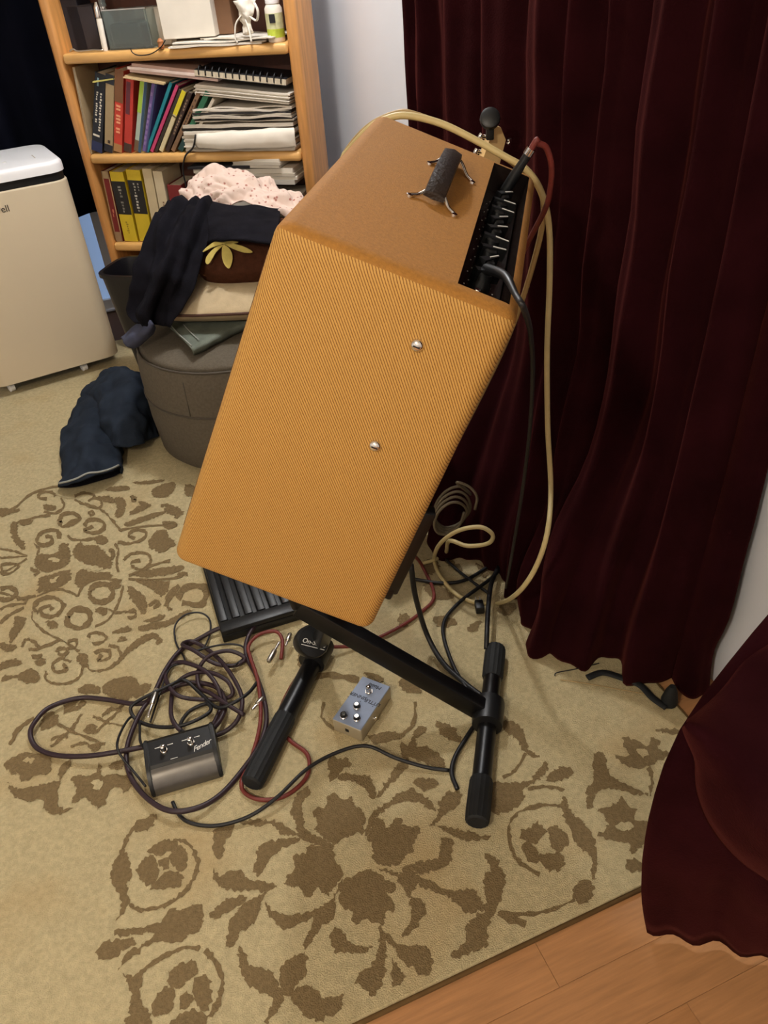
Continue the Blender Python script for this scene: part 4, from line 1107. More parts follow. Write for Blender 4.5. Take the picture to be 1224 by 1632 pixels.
bcount = [0]
def book(x, z, th, h, lean, col, label, depth=.135, inset=.012, bands=(), cat='book', group='books on the bookcase', rough=.5, pages='page', cloth=True):
    """x = base corner in bookcase frame; leaning (deg, +right) about its lower right corner"""
    a = math.radians(lean); depth = min(depth, BD-.02-inset); th *= .93
    piv = (x+th) if lean >= 0 else x
    m = BMX @ Matrix.Translation((piv, inset, z+.0008)) @ Matrix.Rotation(a, 4, 'Y')
    t = thing('book', label, cat, mtx=m, group=group)
    x0 = -th if lean >= 0 else 0.0
    key = 'book_%02x%02x%02x' % tuple(col)
    if key not in M: mat(key, S(*col), rough, var=.06, scale=25)
    b = min(.003, th*.14); bm = bmesh.new()
    box(bm, (x0, 0, 0), (x0+th, b, h), None, min(.0012, th*.1), 1); box(bm, (x0, b*.5, 0), (x0+b, depth, h)); box(bm, (x0+th-b, b*.5, 0), (x0+th, depth, h))
    me_obj('cover', bm, key, t)
    me_obj('page_block', bx((x0+b, b, .003), (x0+th-b, depth-.003, h-.003)), pages, t)
    for (f0, f1, g0, g1, c) in bands:       # fractions across thickness and height
        kk = 'book_%02x%02x%02x' % tuple(c)
        if kk not in M: mat(kk, S(*c), rough, var=.05, scale=25)
        me_obj('spine_band', bx((x0+th*f0, -.0006, h*g0), (x0+th*f1, .0004, h*g1)), kk, t)
    return t
def glyphs(n, f0, f1, g0, g1, c, seed=1):
    r = random.Random(seed); out = []; s = (g1-g0)/n
    for i in range(n):
        if r.random() < .12: continue
        out.append((f0+r.random()*.08, f1-r.random()*.1, g0+i*s, g0+i*s+s*.62, c))
    return out
def shelfx(px, z, yd=.012):
    # bookcase x where the column of pixels px meets the shelf line at height z
    lo, hi = -50., 900.
    for _ in range(40):
        mid = (lo+hi)/2
        if bcp(px, mid, yd).z > z: lo = mid
        else: hi = mid
    return bcp(px, (lo+hi)/2, yd).x
Z2 = SZ[2]
def by(px0, px1, toppx, toppy, basey, z, col, label, **kw):
    x0, x1 = shelfx(px0, z), shelfx(px1, z)
    tpt = bcp(toppx, toppy, .012); dx, dz = tpt.x-x0, tpt.z-z
    x0 = max(x0, .041); lean = max(0.0, math.degrees(math.atan2(dx, dz))); h = math.hypot(dx, dz)
    th = (x1-x0)*math.cos(math.radians(lean))
    if lean < 0: x0 = x0
    return book(x0, z, th, h, lean, col, label, **kw)
W_ = (222, 214, 196)
by(138, 143, 110, 108, 236, Z2, (186, 160, 122), 'tall tan book against the left side of the middle shelf', depth=.2)
book(shelfx(144, Z2)-.012, Z2, .03, .235, 0, (104, 90, 70), 'grey-brown book set back between the tan and the black spines', inset=.05, depth=.1)
by(146, 165, 151, 122, 236, Z2, (22, 26, 36), 'black book with white spine lettering on the middle shelf', bands=glyphs(14, .18, .40, .38, .78, W_, 3)+glyphs(14, .55, .78, .28, .78, W_, 4)+[(.1, .7, .20, .225, W_), (0, 1, 0, .13, (34, 44, 84)), (.25, .4, .84, .94, (130, 160, 180))])
by(167, 181, 169, 122, 238, Z2, (164, 142, 106), 'tan ring binder with a finger hole beside the black book', bands=[(0, 1, .88, 1.0, (30, 34, 44)), (.4, .7, .12, .16, (60, 44, 30)), (0, 1, 0, .10, (34, 34, 44))], depth=.2)
by(182, 196, 184, 115, 236, Z2, (196, 62, 46), 'red book with a brown upper spine and pale lettering', bands=[(0, 1, .62, 1.0, (122, 80, 50)), (0, 1, 0, .10, (170, 124, 76))]+glyphs(9, .2, .8, .24, .60, (236, 160, 120), 5))
by(198, 211, 201, 128, 234, Z2, (190, 56, 46), 'thick red book with a dark blue-grey panel on its spine', bands=[(.1, .62, .52, .95, (96, 44, 56)), (0, 1, 0, .12, (70, 50, 42))])
by(214, 226, 224, 131, 234, Z2, (176, 190, 176), 'pale book with lime green top next to the thick red one', bands=[(0, .55, .55, .98, (164, 196, 70)), (.62, 1, 0, 1, (54, 82, 110)), (0, .6, 0, .16, (110, 88, 66))])
by(227, 236, 242, 136, 234, Z2, (110, 88, 150), 'mottled purple book among the leaning books', bands=[(.65, 1, 0, 1, (48, 62, 104))]+glyphs(10, .1, .5, .1, .9, (146, 124, 176), 6))
by(232, 238, 270, 134, 234, Z2, (24, 128, 144), 'slim teal book leaning beside the pink one')
by(239, 245, 280, 138, 234, Z2, (196, 66, 112), 'slim pink book leaning beside the teal one')
by(246, 252, 285, 145, 234, Z2, (50, 44, 36), 'slim dark book between the pink and the yellow-topped spines')
by(253, 261, 290, 148, 234, Z2, (214, 200, 160), 'cream book with a bright yellow top leaning on the middle shelf', bands=[(0, 1, .62, 1.0, (216, 200, 40)), (0, 1, .58, .60, (90, 80, 40))])
by(263, 271, 300, 150, 232, Z2, (52, 34, 28), 'dark brown book right of the yellow-topped one', bands=glyphs(12, .3, .7, .3, .9, (150, 124, 98), 8))
by(272, 280, 314, 150, 231, Z2, (128, 98, 72), 'light brown book near the right end of the leaning row', bands=glyphs(10, .3, .7, .4, .9, (70, 50, 38), 9))
by(283, 293, 327, 150, 230, Z2, (44, 104, 74), 'green book at the right end of the leaning row', bands=[(0, 1, 0, .28, (24, 62, 62))])
by(295, 301, 338, 160, 228, Z2, (206, 196, 178), 'white pamphlet leaning between the green book and the paper pile')

# flat stacks: papers and books lying down
def slab(cpx, cpy, wdt, dep, th, z, yaw, cols, label, name='paper_stack', cat='papers', group='papers on the bookcase', tilt=0.0, roll=0.0, yd=.05, wav=.0):
    p = bcp(cpx, cpy, .012); n = len(cols); dep = min(dep, .148); p.x = min(p.x, BW-.046-wdt/2)
    m = BMX @ Matrix.Translation((p.x, yd, z)) @ Matrix.Rotation(math.radians(tilt), 4, 'Y') @ Matrix.Rotation(math.radians(roll), 4, 'X') @ Matrix.Rotation(math.radians(yaw), 4, 'Z')
    t = thing(name, label, cat, mtx=m, group=group); zz = 0
    for i, (f, c) in enumerate(cols):
        kk = c if isinstance(c, str) else 'sheet_%02x%02x%02x' % tuple(c)
        if kk not in M: mat(kk, S(*c), .8, var=.06, scale=20)
        hgt = th*f; r = random.Random(i*7+int(cpx))
        ox, oy = -r.random()*.016, (r.random()-.5)*.012+.004
        nx = 14; bm = bmesh.new(); A = []
        for a in range(nx+1):
            x = -wdt/2+wdt*a/nx; wz = wav*noise.noise(Vector((x*9+i*3.1, i*1.7, 2)))
            A.append([bm.verts.new((x+ox, y+oy, zz+hz+wz)) for y, hz in ((0, 0), (dep, 0), (dep, hgt*.94), (0, hgt*.94))])
        for a, b in zip(A, A[1:]):
            for k in range(4): bm.faces.new((a[k], a[(k+1) % 4], b[(k+1) % 4], b[k]))
        bm.faces.new(A[0][::-1]); bm.faces.new(A[-1])
        me_obj('sheet', bm, kk, t); zz += hgt
    return t
def pile(cpx, wdt, dep, z, n, th, label, seed, tilt=0.0, yd=.0, wav=.004, dark=(), right=None):
    r = random.Random(seed)
    cols = []
    for i in range(n): cols.append((.4+r.random(), (40, 36, 34) if i in dark else r.choice(['paper', 'paper', 'paper_grey'])))
    tot = sum(c[0] for c in cols); cols = [(a/tot, b) for a, b in cols]
    return slab(cpx, 200, wdt, dep, th, z, r.uniform(-3, 3), cols, label, tilt=tilt, yd=yd, wav=wav)
pile(386, .385, .145, Z2+.002, 12, .082, 'thick pile of loose white papers on the right of the middle shelf', 3, wav=.0035, dark=(10,))
pile(404, .34, .14, Z2+.090, 9, .040, 'crumpled sheets in the middle of the right hand paper pile', 5, wav=.007, yd=.004, dark=(1, 5))
pile(414, .32, .14, Z2+.152, 8, .030, 'neat block of typed pages sloping down to the right', 8, tilt=6, wav=.0015, yd=.004)
# big folded sheet slumped over the front of the pile
fs_ = thing('folded_sheet', 'large folded white sheet slumped over the front of the paper pile', 'paper', BMX @ Vector((.6, 0, Z2+.05)), group='papers on the bookcase')
def bq(px, py, yd):
    q = bcp(px, py, yd); return BMX @ Vector((q.x, yd, q.z))-fs_.location
rws = [[bq(x, y, d) for x, y, d in r] for r in (((318, 208, .03), (350, 207, .03), (400, 206, .03), (440, 202, .03), (466, 200, .03)), ((312, 216, -.004), (350, 213, -.006), (400, 211, -.008), (440, 209, -.006), (469, 206, -.004)), ((308, 226, -.012), (350, 228, -.016), (400, 226, -.018), (440, 224, -.016), (470, 222, -.012)), ((314, 236, -.008), (350, 238, -.012), (400, 237, -.014), (440, 236, -.012), (472, 234, -.008)))]
me_obj('sheet', loft(rws, 36, 18, .005, 14, .0015), 'paper', fs_, True)
# spiral notebook
p = bcp(415, 140, .012)
m = BMX @ Matrix.Translation((.635, .0, Z2+.207)) @ Matrix.Rotation(math.radians(7), 4, 'Y')
sn = thing('spiral_notebook', 'black spiral bound notebook lying on top of the paper pile', 'notebook', mtx=m, group='papers on the bookcase')
me_obj('pages', bx((-.15, .0, 0), (.15, .145, .016)), 'page', sn); me_obj('cover', bx((-.15, .0, .016), (.15, .145, .018)), 'ink', sn); me_obj('cover', bx((-.15, .0, -.002), (.15, .145, 0)), 'ink', sn)
for i in range(13):
    x = -.135+i*.0225; bm = bmesh.new(); tube(bm, [(x, .022, .017), (x, .018, .026), (x, .006, .028), (x, -.003, .018), (x, -.002, .004)], .0022, 6, 3); me_obj('wire_ring', bm, 'black_plastic', sn, True)
# magazines lying across the leaning books
p = bcp(262, 115, .012)
slab(282, 122, .30, .17, .026, Z2+.222, 0, [(.35, (214, 186, 178)), (.3, (226, 206, 196)), (.35, (190, 160, 146))], 'stack of pinkish magazines laid over the leaning books', tilt=7, yd=.0, name='magazine_stack', cat='magazines')
slab(232, 122, .14, .15, .008, Z2+.214, 0, [(.5, (196, 172, 130)), (.5, (206, 184, 142))], 'tan envelope beneath the pinkish magazines', tilt=10, yd=-.002, name='envelope', cat='envelope')
slab(166, 117, .075, .10, .004, Z2+.220, 12, [(1, (190, 178, 96))], 'small yellow-green note lying on the black book', tilt=-4, yd=.0, name='note', cat='paper')
p = bcp(300, 100, .012)

# lower shelf
Z3 = SZ[1]
by(168, 197, 143, 274, 384, Z3, (112, 26, 26), 'large dark red binder with tan corners at the left of the lower shelf', bands=[(0, .16, 0, 1, (150, 116, 80)), (.88, 1, 0, 1, (176, 146, 104)), (0, 1, .90, 1, (158, 134, 100)), (0, 1, 0, .14, (150, 120, 88)), (.45, .62, .42, .47, (200, 120, 96)), (.40, .52, .36, .41, (190, 110, 90))], depth=.2)
yb = (206, 178, 36); kb_ = (20, 18, 20)
by(199, 221, 174, 275, 384, Z3, yb, 'yellow and black guide book left of its twin on the lower shelf', bands=[(0, 1, .40, .87, kb_)]+glyphs(9, .38, .62, .43, .82, (226, 222, 210), 11)+glyphs(7, .4, .6, .12, .34, (150, 126, 30), 12))
by(223, 246, 200, 272, 384, Z3, yb, 'yellow and black guide book right of its twin on the lower shelf', bands=[(0, 1, .40, .86, kb_)]+glyphs(10, .30, .52, .43, .84, (226, 222, 210), 13)+glyphs(4, .62, .8, .68, .84, (226, 222, 210), 14))
by(248, 263, 226, 270, 384, Z3, (200, 182, 146), 'cream paperback next to the yellow guide books')
by(264, 279, 243, 274, 384, Z3, (206, 190, 158), 'second cream paperback with small print, right of the first', bands=glyphs(5, .5, .7, .4, .6, (120, 90, 70), 15))
by(283, 306, 266, 296, 384, Z3, (120, 28, 30), 'short dark red book in the shadow of the lower shelf')
p = bcp(243, 354, -.05)
# brown triangle of a book corner under the jacket
m = BMX @ Matrix.Translation((p.x+.03, -.05, Z3+.045)) @ Matrix.Rotation(math.radians(-24), 4, 'Y')
pass
slab(392, 268, .36, .19, .050, Z3+.20, -2, [(.28, (196, 190, 180)), (.22, 'paper'), (.2, 'paper_grey'), (.3, 'paper')], 'stack of large paperbacks lying flat on the right of the lower shelf', wav=.001, yd=.0, name='book_stack', cat='books')
slab(356, 262, .22, .19, .008, Z3+.253, 2, [(1, (26, 22, 24))], 'thin black notebook lying open on the flat paperbacks', yd=-.012, name='notebook', cat='notebook')
slab(415, 262, .17, .18, .028, Z3+.253, -4, [(.33, 'paper'), (.33, 'paper_grey'), (.34, 'paper')], 'white workbooks lying beside the thin black notebook', yd=-.004, name='workbook_stack', cat='books')
slab(440, 310, .24, .20, .16, Z3+.001, 3, [(.3, 'paper_grey'), (.3, 'paper'), (.2, (90, 80, 60)), (.2, 'paper')], 'pile of papers at the bottom right of the lower shelf', yd=-.01, wav=.003)
# dark strap hanging over the middle shelf edge
sp = [BMX @ Vector((bcp(x, y, -.012).x, -.014, bcp(x, y, -.012).z)) for x, y in ((312, 215), (308, 235), (296, 248), (292, 270), (296, 292), (300, 310))]
cable('strap', 'dark green strap hanging over the middle shelf edge by the papers', sp, .007, 'black_cable', 'odds and ends on the bookcase', flat=.4)

# top shelf
Z1 = SZ[3]
def onshelf(px, yd=.05, z=Z1):
    return BMX @ Vector((shelfx(px, z, yd), yd, z+.001))
g = thing('glass_tank', 'small square glass tank on the top shelf', 'tank', mtx=frame(onshelf(210, .03), U, V, ZZ))
bm = bmesh.new(); w2, d2, h2, tt = .075, .11, .105, .004
box(bm, (-w2, 0, 0), (w2, d2, tt)); box(bm, (-w2, 0, tt), (w2, tt, h2)); box(bm, (-w2, d2-tt, tt), (w2, d2, h2)); box(bm, (-w2, tt, tt), (-w2+tt, d2-tt, h2)); box(bm, (w2-tt, tt, tt), (w2, d2-tt, h2)); me_obj('walls', bm, 'glass', g)
mat('teal_stuff', S(30, 44, 40), .6, var=.3, scale=40); me_obj('dark_filling', bx((-w2+.008, .008, tt+.001), (w2-.03, d2-.01, .07), bev=.01), 'teal_stuff', g)
me_obj('rim', bx((-w2-.001, -.001, h2), (w2+.001, .005, h2+.003)), 'chrome', g)
g = thing('glue_stick', 'slim white tube leaning by the glass tank', 'tube', mtx=frame(onshelf(168, .03), U, V, ZZ) @ Matrix.Rotation(.06, 4, 'Y'))
bm = bmesh.new(); lathe(bm, [(.009, 0), (.009, .085), (.006, .09)], 14); me_obj('tube', bm, 'paper', g, 40); bm = bmesh.new(); lathe(bm, [(.010, .09), (.010, .115), (.004, .13)], 14); me_obj('cap', bm, 'chrome', g, 40)
g = thing('glass_bottle', 'clear glass bottle with silver collar beside the tank', 'bottle', mtx=frame(onshelf(180, .07), U, V, ZZ))
bm = bmesh.new(); lathe(bm, [(.022, 0), (.024, .005), (.024, .08), (.012, .10), (.011, .14)], 18); me_obj('glass_body', bm, 'glass', g, 40); bm = bmesh.new(); lathe(bm, [(.0125, .10), (.0135, .105), (.0125, .115)], 18); me_obj('collar', bm, 'chrome', g, 40); bm = bmesh.new(); lathe(bm, [(.013, .14), (.013, .165)], 16); me_obj('stopper', bm, 'paper', g, 40)
for px, h, c, lb in ((122, .15, (30, 28, 38), 'dark box in the shadow at the left of the top shelf'), (143, .12, (46, 40, 44), 'grey-brown box behind the white tube')):
    t = thing('small_box', lb, 'box', mtx=frame(onshelf(px, .07), U, V, ZZ), group='boxes on the top shelf'); kk = 'book_%02x%02x%02x' % c
    mat(kk, S(*c), .7, var=.1); me_obj('carton', bx((-.045, 0, 0), (.045, .08, h), bev=.002), kk, t); me_obj('flap', bx((-.043, -.001, h), (.043, .079, h+.002)), kk, t)
bm = bmesh.new(); tube(bm, [onshelf(x, .012)+Vector((0, 0, z)) for x, z in ((112, .004), (118, .010), (124, .004), (136, .004), (150, .005), (165, .003))], .0028, 8, 5)
tag(me_obj('chain', bm, 'nickel', None, True), 'thin silver chain lying along the top shelf front', 'chain')
slab(352, 68, .30, .20, .012, Z1+.001, 4, [(.35, 'paper'), (.3, 'paper_grey'), (.35, 'paper')], 'white sheets lying flat under the white carton', wav=.006, yd=-.006)
slab(378, 58, .24, .18, .006, Z1+.015, -10, [(.5, 'paper'), (.5, 'paper')], 'upper loose sheets curling beneath the ribbon on the top shelf', wav=.010, yd=.0)
g = thing('carton', 'plain white card box standing on the papers of the top shelf', 'box', mtx=frame(onshelf(305, .02)+ZZ*.0225, U, V, ZZ) @ Matrix.Rotation(.16, 4, 'Z'))
me_obj('box_body', bx((-.082, 0, 0), (.082, .06, .12), bev=.0015, seg=1), 'paper', g); me_obj('lid_flap', bx((-.082, 0, .1205), (.082, .06, .123)), 'paper_grey', g)
g = thing('carton', 'smaller grey card box behind the white one', 'box', mtx=frame(onshelf(262, .085)+ZZ*.001, U, V, ZZ) @ Matrix.Rotation(-.1, 4, 'Z'))
me_obj('box_body', bx((-.05, 0, 0), (.05, .06, .10), bev=.0015, seg=1), 'paper_grey', g); me_obj('lid_flap', bx((-.05, 0, .1005), (.05, .06, .102)), 'paper', g)
g = thing('carton', 'brown card box at the back right of the white carton', 'box', mtx=frame(onshelf(352, .08)+ZZ*.022, U, V, ZZ))
mat('card_brown', S(120, 86, 60), .8, var=.08); me_obj('box_body', bx((-.05, 0, 0), (.05, .07, .13), bev=.0015, seg=1), 'card_brown', g); me_obj('lid_flap', bx((-.05, 0, .1305), (.05, .07, .132)), 'card_brown', g)
# crumpled white ribbon bow
rb_ = thing('ribbon_bow', 'crumpled white tissue bow beside the supplement bottle', 'bow', mtx=frame(onshelf(398, .012)+ZZ*.023, U, V, ZZ))
rr = [[Vector((-.030, .01, .085)), Vector((0, 0, .090)), Vector((.035, .012, .088))], [Vector((-.022, .0, .06)), Vector((0, -.012, .06)), Vector((.03, .0, .062))], [Vector((-.014, .0, .03)), Vector((.0, -.008, .03)), Vector((.012, .0, .03))], [Vector((-.01, .0, .004)), Vector((.004, -.006, .0)), Vector((.018, .0, .004))]]
me_obj('knot', loft(rr, 14, 16, .012, 40, .003), 'paper', rb_, True)
for pts in ([(-.012, -.006, .05), (-.03, -.012, .03), (-.036, -.018, -.004), (-.030, -.02, -.018)], [(.012, -.004, .05), (.036, -.008, .036), (.045, -.01, .06), (.036, -.006, .08)], [(.002, -.008, .04), (.012, -.016, .01), (.016, -.022, -.018)]):
    bm = bmesh.new(); tube(bm, pts, .006, 8, 5, True, .4); me_obj('tail', bm, 'paper', rb_, True)
# supplement bottle
sb = thing('supplement_bottle', 'white supplement bottle with a lime green label at the right of the top shelf', 'bottle', mtx=frame(onshelf(442, .035), U, V, ZZ))
bm = bmesh.new(); lathe(bm, [(.024, 0), (.026, .004), (.026, .085), (.020, .095), (.018, .097)], 24); me_obj('bottle_body', bm, 'paper', sb, 40)
mat('lime', S(176, 190, 60), .5, var=.2, scale=60); mat('label_pale', S(206, 206, 160), .5, var=.2, scale=60)
bm = bmesh.new(); lathe(bm, [(.0263, .012), (.0263, .034)], 24, cap=False); me_obj('label_band', bm, 'lime', sb, 40)
bm = bmesh.new(); lathe(bm, [(.0263, .034), (.0263, .074)], 24, cap=False); me_obj('label_panel', bm, 'label_pale', sb, 40)
me_obj('print_block', bx((-.006, -.0275, .050), (.012, -.025, .072)), 'ink', sb)
bm = bmesh.new(); lathe(bm, [(.021, .097), (.0215, .10), (.0215, .122), (.019, .125)], 24, ribs=1, ribd=.02); me_obj('cap', bm, 'ac_lid', sb, 40)
# wire looping over the shelf front
cable('thin_wire', 'thin brown wire looping over the top shelf front', [BMX @ Vector((bcp(x, y, -.01).x, -.012, bcp(x, y, -.01).z)) for x, y in ((208, 76), (212, 84), (222, 88), (240, 86), (256, 76), (264, 64))], .0016, 'black_cable', 'odds and ends on the bookcase')
g = thing('figurine', 'small orange-brown ornament at the edge of the top shelf papers', 'ornament', onshelf(258, .0)); bm = bmesh.new(); lathe(bm, [(.006, 0), (.010, .006), (.008, .014), (.010, .020), (.004, .028)], 12); mat('terracotta', S(176, 112, 66), .6, var=.15); me_obj('figure', bm, 'terracotta', g, 40)
bm = bmesh.new(); lathe(bm, [(.007, 0), (.007, .001)], 12); me_obj('base', bm, 'terracotta', g)

# ================================================================== WASTE BIN
bp0 = Vector((-.86, 2.66, 0)); BR0 = BMX.to_3x3().to_4x4()
wb = thing('waste_bin', 'black plastic waste bin between the air conditioner and the ottoman', 'bin', mtx=Matrix.Translation(bp0+Vector((.11, .02, .001))) @ BR0)
def binmesh():
    bm = bmesh.new(); rows = []
    for hw_, hd_, z in ((.085, .065, 0), (.125, .095, .41), (.132, .102, .412), (.132, .102, .424), (.120, .090, .424), (.118, .088, .41), (.080, .060, .008)):
        row = []
        for k in range(24):
            a = 2*math.pi*k/24; e = .45
            cx = math.copysign(abs(math.cos(a))**e, math.cos(a)); sy = math.copysign(abs(math.sin(a))**e, math.sin(a))
            row.append(bm.verts.new((hw_*cx, hd_*sy, z)))
        rows.append(row)
    for a, b in zip(rows, rows[1:]):
        for k in range(24): bm.faces.new((a[k], a[(k+1) % 24], b[(k+1) % 24], b[k]))
    bm.faces.new(rows[0][::-1]); bm.faces.new(rows[-1]); return bm
me_obj('bucket', binmesh(), 'bin_black', wb, 40)

# ================================================================== OTTOMAN AND PILE
OC = Vector((-.425, 2.262, 0)); OR = .285; OH = .365
ot = thing('ottoman', 'round grey fabric ottoman with piped seams under the pile of clothes', 'ottoman', OC+Vector((0, 0, .0015)))
bm = bmesh.new(); lathe(bm, [(OR*.90, 0), (OR*.965, .02), (OR*.995, .12), (OR*.998, .20)], 64); me_obj('lower_body', bm, 'ottoman', ot, 40)
bm = bmesh.new(); lathe(bm, [(OR*.998, .2005), (OR*.998, .26), (OR*.985, .315), (OR*.955, .335)], 64); me_obj('upper_band', bm, 'ottoman', ot, 40)
bm = bmesh.new(); lathe(bm, [(OR*.95, .3355), (OR*.90, .352), (OR*.7, .362), (OR*.3, OH), (.01, OH)], 64); me_obj('seat', bm, 'ottoman', ot, True)
for r, z in ((OR*.998, .2), (OR*.958, .337)):
    bm = bmesh.new(); tube(bm, [(r*math.cos(a*math.pi/24), r*math.sin(a*math.pi/24), z) for a in range(49)], .0035, 8, 1); me_obj('piping', bm, 'ottoman_pipe', ot, True)
for a in (-1.95, -.6, .9, 2.6):
    bm = bmesh.new(); tube(bm, [(OR*1.0*math.cos(a), OR*1.0*math.sin(a), .205), (OR*.99*math.cos(a), OR*.99*math.sin(a), .31)], .0016, 6, 2); me_obj('seam', bm, 'ottoman_pipe', ot, True)
# folded grey-green jeans on the ottoman
def rowpx(s, z=None, y=None):
    out = []
    for t in s.split():
        v = [float(q) for q in t.split(',')]
        out.append(PY(v[0], v[1], v[2]) if z is None else F(v[0], v[1], z))
    return out
OZ = OH+.004
jg = thing('folded_trousers', 'folded grey-green denim trousers on the ottoman under the cream cushion', 'trousers', F(340, 525, OZ))
GJ = -jg.location
ups = OZ+.030
r1 = [F(x, y, z) for x, y, z in ((309, 566, OZ+.001), (340, 552, OZ+.001), (372, 535, OZ+.001), (420, 516, OZ+.001))]
r2 = [F(x, y, z) for x, y, z in ((305, 556, ups-.005), (338, 540, ups-.004), (370, 522, ups-.004), (420, 505, ups-.003))]
r3 = [F(x, y, z) for x, y, z in ((286, 536, ups), (325, 519, ups), (365, 504, ups), (420, 488, ups))]
r4 = [F(x, y, z) for x, y, z in ((267, 517, ups-.004), (310, 500, ups), (360, 485, ups), (420, 470, ups))]
r5 = [F(x, y, z) for x, y, z in ((268, 508, OZ+.003), (320, 485, OZ+.01), (370, 468, OZ+.01), (420, 455, OZ+.01))]
me_obj('legs_fold', loft([[p+GJ for p in r] for r in (r1, r2, r3, r4, r5)], 36, 30, .004, 14, .004), 'denim_grey', jg, True)
bm = bmesh.new(); tube(bm, [p+GJ+Vector((0, 0, .004)) for p in (F(306, 553, ups-.004), F(297, 545, ups), F(286, 535, ups), F(277, 525, ups), F(270, 517, ups-.002))], .0018, 6, 4); me_obj('cuff_seam', bm, 'stitch', jg, True)
bm = bmesh.new(); tube(bm, [p+GJ+Vector((0, 0, .006)) for p in (F(318, 545, ups-.002), F(304, 532, ups), F(293, 520, ups))], .0014, 6, 4); me_obj('stitch_line', bm, 'stitch', jg, True)
# cream cushion with brown piping
def cushion(center, ex, ey, ez, a, b, h, m, name, par, p=2.6, nu=40, nv=16, pw_=.6):
    bm = bmesh.new(); rows = []
    for v in range(nv+1):
        la = -math.pi/2+math.pi*v/nv; row = []
        for u in range(nu):
            lo_ = 2*math.pi*u/nu; e = 2/p*.5+.1
            cx = math.copysign(abs(math.cos(lo_))**pw_, math.cos(lo_)); sy = math.copysign(abs(math.sin(lo_))**pw_, math.sin(lo_))
            k = math.cos(la)**.5 if math.cos(la) > 1e-6 else 0.0
            zz_ = math.sin(la)*h*(1-.7*max(abs(cx*k), abs(sy*k))**5)
            pt = Vector((cx*a*k, sy*b*k, zz_)); pt.z += .004*noise.noise(Vector((cx*3, sy*3, la)))
            row.append(bm.verts.new(center+ex*pt.x+ey*pt.y+ez*pt.z))
        rows.append(row)
    for r0, r1_ in zip(rows, rows[1:]):
        for u in range(nu): bm.faces.new((r0[u], r0[(u+1) % nu], r1_[(u+1) % nu], r1_[u]))
    bmesh.ops.remove_doubles(bm, verts=bm.verts, dist=1e-5)
    return me_obj(name, bm, m, par, True)
cz = ups+.050; CC = Vector((-.40, 2.33, cz))
cc = thing('cushion', 'cream cushion with dark piping under the brown cushion on the ottoman', 'cushion', CC)
cxv = Vector((math.cos(-.12), math.sin(-.12), 0)); cyv = ZZ.cross(cxv)
cushion(Vector((0, 0, 0)), cxv, cyv, ZZ, .235, .20, .058, 'cream_cloth', 'pillow', cc)
bm = bmesh.new(); tube(bm, [cxv*(.236*math.copysign(abs(math.cos(a))**.6, math.cos(a)))+cyv*(.201*math.copysign(abs(math.sin(a))**.6, math.sin(a))) for a in [2*math.pi*i/48 for i in range(49)]], .0042, 8, 1); me_obj('piping', bm, 'pipe_brown', cc, True)
BC = Vector((-.325, 2.36, cz+.092))
bc2 = thing('cushion', 'round brown cushion with a yellow leaf applique on top of the cream cushion', 'cushion', BC)
cushion(Vector((0, 0, 0)), Vector((1, 0, 0)), Vector((0, 1, 0)), ZZ, .178, .165, .086, 'cushion_brown', 'pillow', bc2, pw_=.85)
# yellow leaf with five lobes stitched on the side facing the room
def leaf(pts, name='leaf_lobe'):
    c = crom([Vector((x, y, 0)) for x, y in pts], 4, True); bm = bmesh.new()
    vv = []
    for p in c:
        q = RP(p.x, p.y, BC+Vector((0, -.165, .02)), Vector((0, -.86, .5)))
        # push onto the cushion's bulge
        vv.append(bm.verts.new(q-BC))
    f = bm.faces.new(vv); r = bmesh.ops.extrude_face_region(bm, geom=[f]); bmesh.ops.translate(bm, vec=Vector((0, -.003, .002)), verts=[g for g in r['geom'] if isinstance(g, bmesh.types.BMVert)])
    me_obj(name, bm, 'leaf_yellow', bc2)
leaf([(354, 390), (340, 394), (324, 402), (328, 396), (342, 386), (354, 385)])
leaf([(356, 391), (345, 402), (334, 420), (328, 419), (330, 409), (342, 396)])
leaf([(356, 391), (367, 398), (371, 412), (366, 428), (358, 422), (354, 408)])
leaf([(357, 388), (372, 389), (390, 394), (403, 402), (390, 403), (372, 397)])
leaf([(352, 384), (365, 384), (380, 386), (372, 389), (356, 390)])
# black jacket draped over it all
jk = thing('jacket', 'black jacket draped over the cushions and hanging off the left side of the pile', 'jacket', Vector((-.55, 2.4, .6)))
JL = -jk.location
def J(s): return [PY(*[float(v) for v in t.split(',')])+JL for t in s.split()]
body = [J('262,326,2.52 300,318,2.50 335,322,2.47 352,338,2.42'),
        J('246,340,2.42 285,335,2.40 322,345,2.36 345,360,2.34'),
        J('232,372,2.32 262,372,2.28 300,380,2.26 330,392,2.25'),
        J('222,410,2.26 248,415,2.20 285,425,2.19 314,436,2.20'),
        J('215,450,2.22 238,458,2.15 268,460,2.15 296,466,2.17'),
        J('214,490,2.20 232,500,2.13 252,502,2.13 272,500,2.15'),
        J('222,512,2.16 236,520,2.12 248,520,2.12 262,514,2.14')]
def jf(u, v): return .016*math.sin(u*15+v*3)*(.3+v)+.008*math.sin(u*31+2-v*4)
me_obj('body', loft(body, 60, 56, .018, 12, .006, jf), 'denim_dark', jk, True)
flap = [J('322,322,2.49 360,326,2.46 400,330,2.45 446,338,2.44'),
        J('330,345,2.38 365,347,2.35 405,349,2.34 446,352,2.34'),
        J('334,372,2.28 365,374,2.235 400,378,2.22 440,378,2.22'),
        J('330,387,2.25 360,385,2.20 395,388,2.18 436,392,2.17')]
me_obj('sleeve', loft(flap, 36, 30, .010, 11, .006), 'denim_dark', jk, True)
